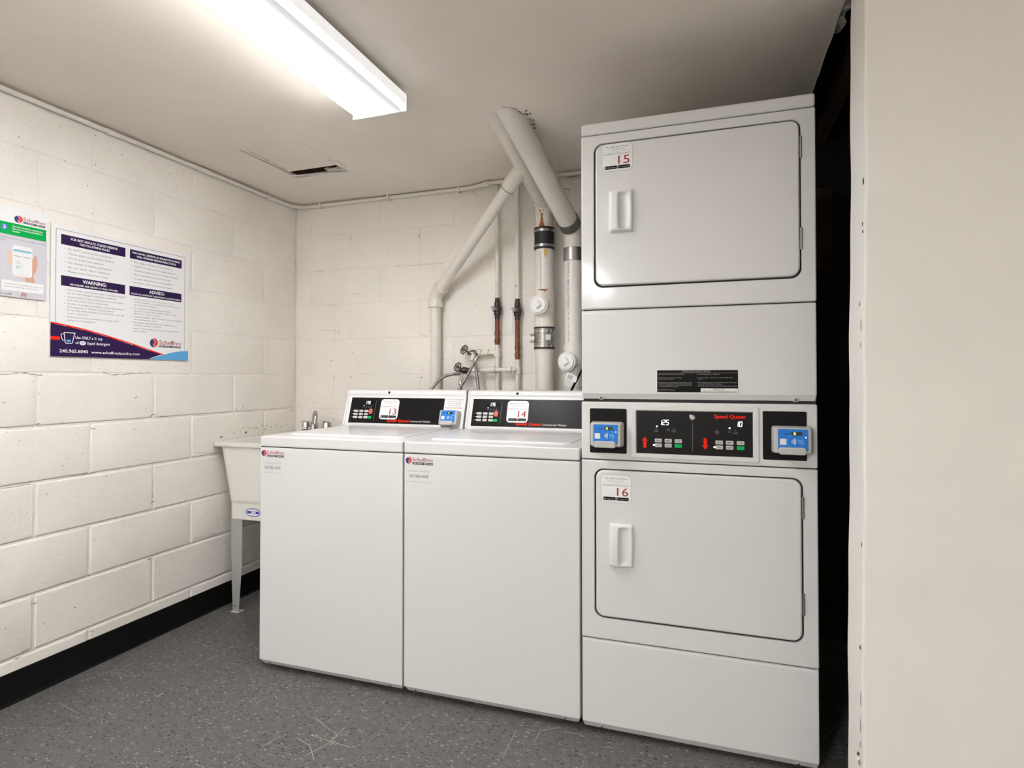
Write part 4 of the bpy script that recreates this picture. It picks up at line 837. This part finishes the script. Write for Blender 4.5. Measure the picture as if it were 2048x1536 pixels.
def rot_text(fr, m, *a, **k): return m.text(fr, *a, **k)
def cleanout(t, x, y, z, ang, part):                # branch with a screw plug facing the room
    d = Vector((math.sin(ang), -math.cos(ang), 0)); p = Vector((x, y, z))
    cl_ = MB().lathe(p, d, [(0.0, 0.040), (0.064, 0.040), (0.064, 0.046), (0.078, 0.046), (0.079, 0.043)], 28).build('cleanout_branch', M_pvcw, t)
    MB().lathe(p + d * 0.079, d, [(-0.004, 0.0415), (0.0, 0.0405), (0.006, 0.0395), (0.008, 0.037)], 28).build('cleanout_plug', M_cap, cl_)
    f = F(p + d * 0.087, Vector((-d.y, d.x, 0)), (0, 0, 1)); a = math.radians(32); u = (math.cos(a), math.sin(a)); v = (-math.sin(a), math.cos(a))
    q = [(sx * 0.014 * u[0] + sy * 0.014 * v[0], sx * 0.014 * u[1] + sy * 0.014 * v[1]) for sx, sy in ((-1, -1), (1, -1), (1, 1), (-1, 1))]
    MB().poly(f, q, -0.002, 0.014).build('plug_square', M_cap, cl_)

def pipe_a():
    t = thing('drain_pipe', (-1.403, 2.868, 0), 'slim cream drain pipe with an elbow, slanting up from behind washer 13', 'pipe', 'drain pipes on the back wall')
    x, y = -1.403, 2.868; e = Vector((x, y, 1.585)); top = Vector((-0.80, 2.52, 2.10)); d = (top - e).normalized()
    MB().tube([(x, y, 0.0), (x, y, 1.54)], 0.0290, 20).build('riser', M_pvc, t)
    MB().tube([e + d * 0.05, top], 0.0290, 20).build('slanted_run', M_pvc, t)
    MB().tube(fillet([e - Vector((0, 0, 0.055)), e, e + d * 0.055], 0.05, 8), 0.0345, 20).build('elbow', M_pvc, t)
    MB().lathe(e - Vector((0, 0, 0.062)), (0, 0, 1), [(0, 0.030), (0.0, 0.0405), (0.026, 0.0405), (0.027, 0.034)], 20).build('elbow_collar', M_pvc, t)
    MB().lathe(e + d * 0.045, d, [(0, 0.034), (0.001, 0.0395), (0.018, 0.0395), (0.019, 0.030)], 20).build('elbow_collar', M_pvc, t)
    q = e + d * (top - e).length * 0.845
    MB().lathe(q, d, [(0, 0.0295), (0.0005, 0.036), (0.16, 0.036)], 20).build('hub', M_pvc, t)
    MB().lathe(q - d * 0.003, d, [(0, 0.030), (0.003, 0.0362), (0.0055, 0.0362)], 20).build('hub_ring', M_rubber, t)
pipe_a()

def pipe_b():
    t = thing('drain_pipe', (-0.788, YP, 0), 'drain pipe with black rubber coupling, rust runs and a cleanout plug', 'pipe', 'drain pipes on the back wall')
    x = -0.788; L = lambda n, m, z0, z1, r, **k: MB().tube([(x, YP, z0), (x, YP, z1)], r, 24).build(n, m, t)
    L('lower_pipe', M_pvc, 0.0, 1.30, 0.0445); L('fitting', M_rust, 1.385, 1.578, 0.0485); L('upper_pipe', M_pvcw, 1.57, 1.79, 0.0445)
    sh = MB().lathe((x, YP, 1.288), (0, 0, 1), [(0, 0.0455), (0, 0.050), (0.107, 0.050), (0.107, 0.0455)], 28).build('shielded_coupling', M_steel, t)
    for z in (1.288, 1.388): MB().lathe((x, YP, z), (0, 0, 1), [(0, 0.047), (0, 0.0525), (0.007, 0.0525), (0.007, 0.047)], 28).build('rubber_edge', M_rubber, sh)
    for z in (1.303, 1.327, 1.355, 1.374):
        MB().lathe((x, YP, z), (0, 0, 1), [(-.006, 0.0505), (-.005, 0.0518), (0.005, 0.0518), (.006, 0.0505)], 28).build('clamp_band', M_chrome if z in (1.303, 1.374) else M_steel, sh)
    for z in (1.325, 1.358): MB().box(x - 0.066, x - 0.046, YP - 0.03, YP - 0.012, z - 0.006, z + 0.006, 0.001).build('clamp_screw', M_wheel, sh)
    MB().rect(F((x + 0.03, YP - 0.0425, 1.343), (1, 0.65, 0), (0, 0, 1)), -0.013, 0.013, -0.013, 0.013, 0.0012).build('coupling_label', M_signw, sh, fix=False)
    rb = MB().lathe((x, YP, 1.781), (0, 0, 1), [(0, 0.045), (0, 0.050), (0.006, 0.0525), (0.020, 0.0495), (0.087, 0.0495), (0.101, 0.0525), (0.107, 0.051), (0.107, 0.045)], 28).build('rubber_coupling', M_rubber, t)
    for z in (1.797, 1.871): MB().lathe((x, YP, z), (0, 0, 1), [(-.006, 0.049), (-.006, 0.0525), (0.006, 0.0525), (.006, 0.049)], 28).build('hose_clamp', M_steel, rb)
    cleanout(t, x, YP, 1.500, -0.10, 'c')
    top = Vector((-0.803, 2.20, ZC + 0.02)); el = Vector((x, YP, 2.012)); d = (top - el).normalized()
    MB().tube([(x, YP, 1.880), (x, YP, 1.97)], 0.0425, 24).build('iron_stub', M_rust, t)
    MB().tube(fillet([(x, YP, 1.955), el, el + d * 0.07], 0.06, 8), 0.046, 24).build('elbow', M_rust, t)
    MB().tube([el + d * 0.06, top + d * 0.22], 0.0415, 24).build('sloping_run', M_pvc, t)
    fr = F((x - 0.003, YP - 0.0425, 1.945), (1, 0, 0), (0, 0, 1))
    MB().poly(fr, [(-.013, .025), (.014, .028), (.008, .016), (.006, -.01), (.010, -.03), (.018, -.058), (-.014, -.058), (-.004, -.03), (-.002, -.01), (-.003, .014)], 0.002, 0.0028).build('rust_run', M_rustpatch, t)
    MB().poly(F((x + 0.016, YP - 0.0455, 1.752), (1, 0.3, 0)), [(-.007, .024), (.009, .025), (.011, .008), (.004, -.016), (-.003, -.012)], 0.002).build('yellow_stain', M_yellow, t, fix=False)
    MB().poly(F((x + 0.010, YP - 0.049, 1.575), (1, 0.2, 0)), [(-.026, .004), (.022, .0035), (.021, 0.0), (.010, -.003), (.006, -.013), (.002, -.004), (-.024, .001)], 0.0015).build('rust_run', M_rustpatch, t, fix=False)
    fz = F((x - 0.004, YP - 0.0447, 1.588), (0, 0, 1), (-1, 0, 0))
    MB().text(fz, 0.0, 0, 'ASTM D2665 PVC-1120 SCH 40 NSF-DWV', 0.0055, 0.001, w=0.18).build('pipe_print', mat('pipe_print_red', (.45, .1, .1), .6), t, fix=False)
pipe_b()

def pipe_c():
    x = -0.638; y = 2.82
    t = thing('drain_pipe', (x, y, 0), 'wide drain pipe beside the dryer stack, sloping up into the ceiling', 'pipe', 'drain pipes on the back wall')
    MB().tube([(x, y, 0.0), (x, y, 1.75)], 0.0440, 24).build('riser', M_pvcw, t)
    MB().lathe((x, y, 1.10), (0, 0, 1), [(0, 0.0445), (0.0, 0.049), (0.205, 0.049), (0.206, 0.0445)], 24).build('wye_fitting', M_pvcw, t)
    cleanout(t, x, y, 1.222, -0.22, 'c')
    bd = MB().lathe((x, y, 1.712), (0, 0, 1), [(0, 0.0445), (0, 0.0485), (0.012, 0.050), (0.024, 0.0485), (0.042, 0.0485), (0.054, 0.050), (0.064, 0.0485), (0.065, 0.0445)], 28).build('steel_band', M_steel, t)
    el = Vector((x, y, 1.862)); top = Vector((-0.745, 2.135, ZC + 0.03)); d = (top - el).normalized()
    MB().tube(fillet([(x, y, 1.775), el, el + d * 0.07], 0.07, 10), 0.0445, 24).build('elbow', M_pvc, t)
    MB().lathe(el + d * 0.040, d, [(0, 0.0465), (0, 0.0525), (0.048, 0.0525), (0.048, 0.0465)], 28).build('band_coupling', mat('grey_band', (.16, .155, .15), .5, .5), t)
    MB().tube([el + d * 0.06, top + d * 0.14], 0.0475, 28).build('sloping_run', M_pvc, t)
    fz = F((x - 0.012, y - 0.0430, 1.32), (0, 0, 1), (-1, 0, 0)).at(0, 0, 0)
    rp = mat('pipe_print_red', (.45, .1, .1), .6)
    MB().text(fz, 0.0, 0, 'NSF-DWV  PVC 1120', 0.006, 0.0008, w=0.12).disc(fz, 0.135, 0.003, 0.003, 0.0008, 8).build('pipe_print', rp, t, fix=False)
    MB().text(fz, 0.150, 0, 'CHARLOTTE PIPE', 0.0085, 0.0008, w=0.15).text(fz, 0.315, 0, '3 IN PVC', 0.0075, 0.0008, w=0.07).build('pipe_print', M_greytx, t, fix=False)
pipe_c()
# dark specks on the ceiling where the pipes enter
def entry_specks():
    b = MB(); fr = F((0, 0, ZC), (1, 0, 0), (0, -1, 0))
    for _ in range(60):
        a = random.uniform(-20, 130); r = random.uniform(0.055, 0.085); cx, cy = -0.735, -2.19; p = (cx + 0.9 * r * math.cos(math.radians(a)), cy + 1.9 * r * math.sin(math.radians(a)) * -1); s = random.uniform(0.002, 0.008)
        b.poly(fr, [(p[0] + s * random.uniform(.4, 1.2) * math.cos(k * math.pi / 3), p[1] + s * random.uniform(.4, 1.2) * math.sin(k * math.pi / 3)) for k in range(6)], 0.0007)
    b.build('dark_specks', M_dirt, ceiling, fix=False)
entry_specks()
crk = F((0, 0, ZC), (1, 0, 0), (0, -1, 0))
def pxc(x, y): q = hit(x, y, 2, ZC); return (q.x, -q.y)
for pts, w in ([[(1005, 214), (1030, 216), (1048, 232), (1058, 255)], .006], [[(990, 230), (994, 240), (1002, 256)], .004], [[(1000, 262), (1003, 272)], .003], [[(1055, 245), (1064, 262)], .012]): crack(ceiling, crk, [pxc(*p) for p in pts], w)
tag(MB().tube([(-0.70, 2.72, ZC), (-0.70, 2.72, 1.97)], 0.0055, 8).tube([(-0.70, 2.72, 1.974), (-0.66, 2.80, 1.93)], 0.005, 8).box(-0.73, -0.67, 2.70, 2.74, ZC - 0.004, ZC + 0.001).build('pipe_hanger', M_pvc), 'thin cream-painted hanger rod between ceiling and wide drain pipe', 'hanger')

def hand_wheel(c, n, parent, R=0.023):
    n = Vector(n).normalized(); f = F(c, n.orthogonal(), n.cross(n.orthogonal())); m = MB(); N = 24
    pts = [f((R + 0.0022 * math.cos(8 * 2 * math.pi * i / N / 1)) * math.cos(2 * math.pi * i / N), (R + 0.0022 * math.cos(8 * 2 * math.pi * i / N)) * math.sin(2 * math.pi * i / N)) for i in range(N)]
    rings = []
    for i in range(N):
        p = pts[i]; tg = (pts[(i + 1) % N] - pts[i - 1]).normalized(); u = tg.cross(f.ez)
        rings.append([p + (u * math.cos(k * math.pi / 3) + f.ez * math.sin(k * math.pi / 3)) * 0.0034 for k in range(6)])
    m.loops(rings + [rings[0]], False, False)
    for k in range(8): a = 2 * math.pi * k / 8; m.tube([f(0.004 * math.cos(a), 0.004 * math.sin(a), 0.004), f(R * math.cos(a), R * math.sin(a))], 0.0022, 6)
    m.lathe(f(0, 0, -0.03), f.ez, [(0, 0.004), (0.028, 0.004), (0.0285, 0.007), (0.038, 0.007), (0.04, 0.004)], 10)
    return m.build('hand_wheel', M_wheel, parent)

def water_pipe(x, zt, label, valve_z, cu0, tee_z, reach, mark, bib):
    y = 2.880; t = thing('water_pipe', (x, y, 0), label, 'pipe', 'water supply pipes on the back wall')
    MB().tube([(x, y, valve_z), (x, y, zt)], 0.0112, 14).build('upper_pipe', M_pvc, t)
    MB().tube([(x, y, 0.0), (x, y, cu0)], 0.0118, 14).build('lower_pipe', M_pvc, t)
    v = MB().lathe((x, y, valve_z - 0.085), (0, 0, 1), [(0, 0.014), (0.02, 0.014), (0.022, 0.0185), (0.036, 0.0185), (0.04, 0.022), (0.062, 0.022), (0.066, 0.016), (0.088, 0.016), (0.09, 0.013), (0.110, 0.012)], 14).build('ball_valve', M_brass, t)
    MB().lathe((x - 0.004, y - 0.014, valve_z - 0.034), (-0.45, -0.9, 0), [(0, 0.009), (0.018, 0.009), (0.020, 0.014), (0.024, 0.014)], 12).build('valve_nut', M_galv, v)
    MB().box(x - 0.030, x - 0.012, y - 0.045, y - 0.041, valve_z - 0.155, valve_z - 0.035, 0.001).build('lever', mat('lever_white', (.72, .76, .76), .4), v)
    MB().tube([(x, y, cu0 - 0.006), (x, y, valve_z - 0.06)], 0.0122, 14).build('copper_section', M_copper, t)
    for z in (cu0 + 0.004, cu0 + 0.045): MB().lathe((x, y, z), (0, 0, 1), [(0, 0.0125), (0, 0.0148), (0.02, 0.0148), (0.02, 0.0125)], 14).build('copper_coupling', M_copper, t)
    # branch across to the hose valve, with lumpy painted fittings
    MB().lathe((x, y, tee_z - 0.022), (0, 0, 1), [(0, 0.0118), (0.002, 0.0165), (0.042, 0.0165), (0.044, 0.0118)], 14).build('tee', M_pvc, t)
    x1 = x - reach
    fo = 0.0 if mark == 'C' else 0.027
    MB().tube(fillet([(x, y, tee_z), (x - 0.012, y - fo, tee_z), (x1, y - 0.004 - fo, tee_z - 0.002)], 0.01, 3), 0.0115, 14).build('branch', M_pvc, t)
    for fx in ((x - 0.045, x1 + 0.03) if mark == 'C' else (x - 0.108, x - 0.02)): MB().lathe((fx, y - 0.001 - fo, tee_z), (-1, 0, 0), [(0, 0.0115), (0.003, 0.0175), (0.02, 0.0175), (0.023, 0.0150), (0.032, 0.0150), (0.034, 0.0115)], 12).build('branch_fitting', M_pvc, t)
    hb = MB().lathe((x1 + 0.02, y - 0.004 - fo, tee_z - 0.002), (-1, -0.2, 0), [(0, 0.013), (0.02, 0.013), (0.025, 0.017), (0.045, 0.017), (0.05, 0.012), (0.065, 0.009)], 12).build('hose_valve', M_wheel if mark == 'C' else M_brass, t)
    MB().lathe((x1 - 0.010, y - 0.012, tee_z), (0.0, -0.35, -1), [(0, 0.013), (0.03, 0.013), (0.032, 0.016), (0.046, 0.016)], 12).build('valve_outlet', M_pvc, hb)
    hand_wheel((x1 - 0.052, y - 0.040, tee_z + 0.016), (-0.35, -0.75, 0.30), hb)
    MB().text(F((x - 0.006, y - 0.0118, valve_z + 0.085)), 0, 0, mark, 0.012, 0.0008, w=0.008).build('pipe_mark', M_ink, t, fix=False)
    return t
water_pipe(-1.055, ZC + 0.001, 'cream cold water pipe with brass shut-off valve, marked C', 1.535, 1.322, 1.276, 0.118, 'C', 0)
water_pipe(-0.945, ZC + 0.001, 'cream hot water pipe with brass shut-off valve, marked H', 1.525, 1.245, 1.186, 0.265, 'H', 0)

# ------------------------------------------------------------------ braided hoses, power cord
def hose(pts, label, r=0.0078):
    t = thing('braided_hose', pts[0], label, 'hose', 'steel braided fill hoses'); P = fillet(pts, 0.10, 10)
    MB().tube(P, r, 12).build('braid', M_braid, t)
    d = (Vector(P[1]) - Vector(P[0])).normalized()
    MB().lathe(Vector(P[0]) - d * 0.012, d, [(0, 0.011), (0.016, 0.011), (0.018, 0.0095), (0.040, 0.009)], 8).build('end_nut', M_chrome, t)
def hp(x, y, Y): q = hit(x, y, 1, Y); return (q.x, q.y, q.z)
hose([hp(916, 747, 2.815), hp(885, 752, 2.80), hp(858, 784, 2.76), (-1.43, 2.67, 0.97), (-1.44, 2.612, 0.92)], 'braided steel hose arching left from the lower hose valve')
hose([hp(921, 768, 2.815), hp(922, 790, 2.80), (-1.27, 2.72, 0.98), (-1.30, 2.612, 0.90)], 'short braided steel hose hanging straight below the lower hose valve')
hose([hp(953, 716, 2.80), hp(938, 745, 2.78), hp(913, 788, 2.74), (-1.34, 2.68, 0.92), (-1.36, 2.612, 0.84)], 'braided steel hose slanting left and down from the upper hose valve')
hose([hp(950, 722, 2.815), hp(955, 760, 2.80), hp(958, 790, 2.78), (-0.96, 2.70, 0.98), (-0.94, 2.612, 0.90)], 'braided steel hose dropping right from the upper hose valve')
pc = thing('power_cord', (-0.60, 2.70, 1.07), 'black power cord with a white paper tag beside the dryer stack', 'cord')
MB().tube(fillet([hp(1172, 722, 2.66), hp(1160, 748, 2.67), hp(1150, 766, 2.68), hp(1138, 790, 2.70), (-0.66, 2.72, 0.95), (-0.66, 2.612, 0.85)], 0.05, 8), 0.0055, 10).build('cable', M_black, pc)
q = hit(1143, 755, 1, 2.668)
MB().poly(F((q.x, q.y, q.z), (1, 0.1, -0.42), (0.42, 0, 1)), [(-.026, -.015), (.026, -.015), (.026, .015), (-.026, .015)], -0.0006, 0.0006).build('paper_tag', M_signw, pc)
k = MB()
for i in range(6): k.rect(F((q.x, q.y, q.z), (1, 0.1, -0.42), (0.42, 0, 1)), -.018 + .004 * i, -.016 + .004 * i, -.010, .009, 0.0010)
k.build('tag_print', M_greytx, pc, fix=False)

# ------------------------------------------------------------------ ceiling hatch board
hx0, hx1, hy0, hy1 = HX0 + 0.010, HX1 - 0.002, HY0 + 0.003, 2.412
hb = MB()
hb.loops([[Vector(p) for p in ((hx0, hy0, ZC + 0.002), (hx1, hy0, ZC + 0.001), (hx1, hy1, ZC + 0.003), (hx0, hy1 + 0.012, ZC + 0.006))], [Vector(p) for p in ((hx0, hy0, ZC + 0.014), (hx1, hy0, ZC + 0.013), (hx1, hy1, ZC + 0.015), (hx0, hy1 + 0.012, ZC + 0.018))]])
ht = hb.build('access_hatch', M_ceil); tag(ht, 'ill-fitting square hatch board in the ceiling with a broken plaster edge', 'hatch')
MB().box(hx1 - 0.005, HX1 + 0.004, hy0 + 0.02, hy1 - 0.02, ZC + 0.010, ZC + 0.016).build('hatch_cleat', M_wood, ht)
for pts, w in ([[(492, 300), (505, 297), (532, 290)], .003], [[(598, 281), (625, 300), (670, 320)], .003], [[(570, 283), (575, 282)], .003], [[(573, 354), (640, 348)], .004], [[(655, 351), (690, 347)], .010]):
    P = [pxc(*p) for p in pts]; m = MB()
    for a, b in zip(P, P[1:]):
        for u, v in zip(lerp(a, b, 5), lerp(a, b, 5)[1:]): m.line(crk, u, v, w * random.uniform(.4, 1), 0.0009)
    m.build('paint_flake', M_chipw, ceiling, fix=False)
for pts, w in ([[(583, 354), (640, 346)], .004], [[(672, 320), (690, 330)], .006], [[(597, 281), (594, 281)], .006], [[(495, 300), (575, 340)], .005], [[(600, 283), (670, 322)], .0016]): crack(ceiling, crk, [pxc(*p) for p in pts], w, 0.0011)
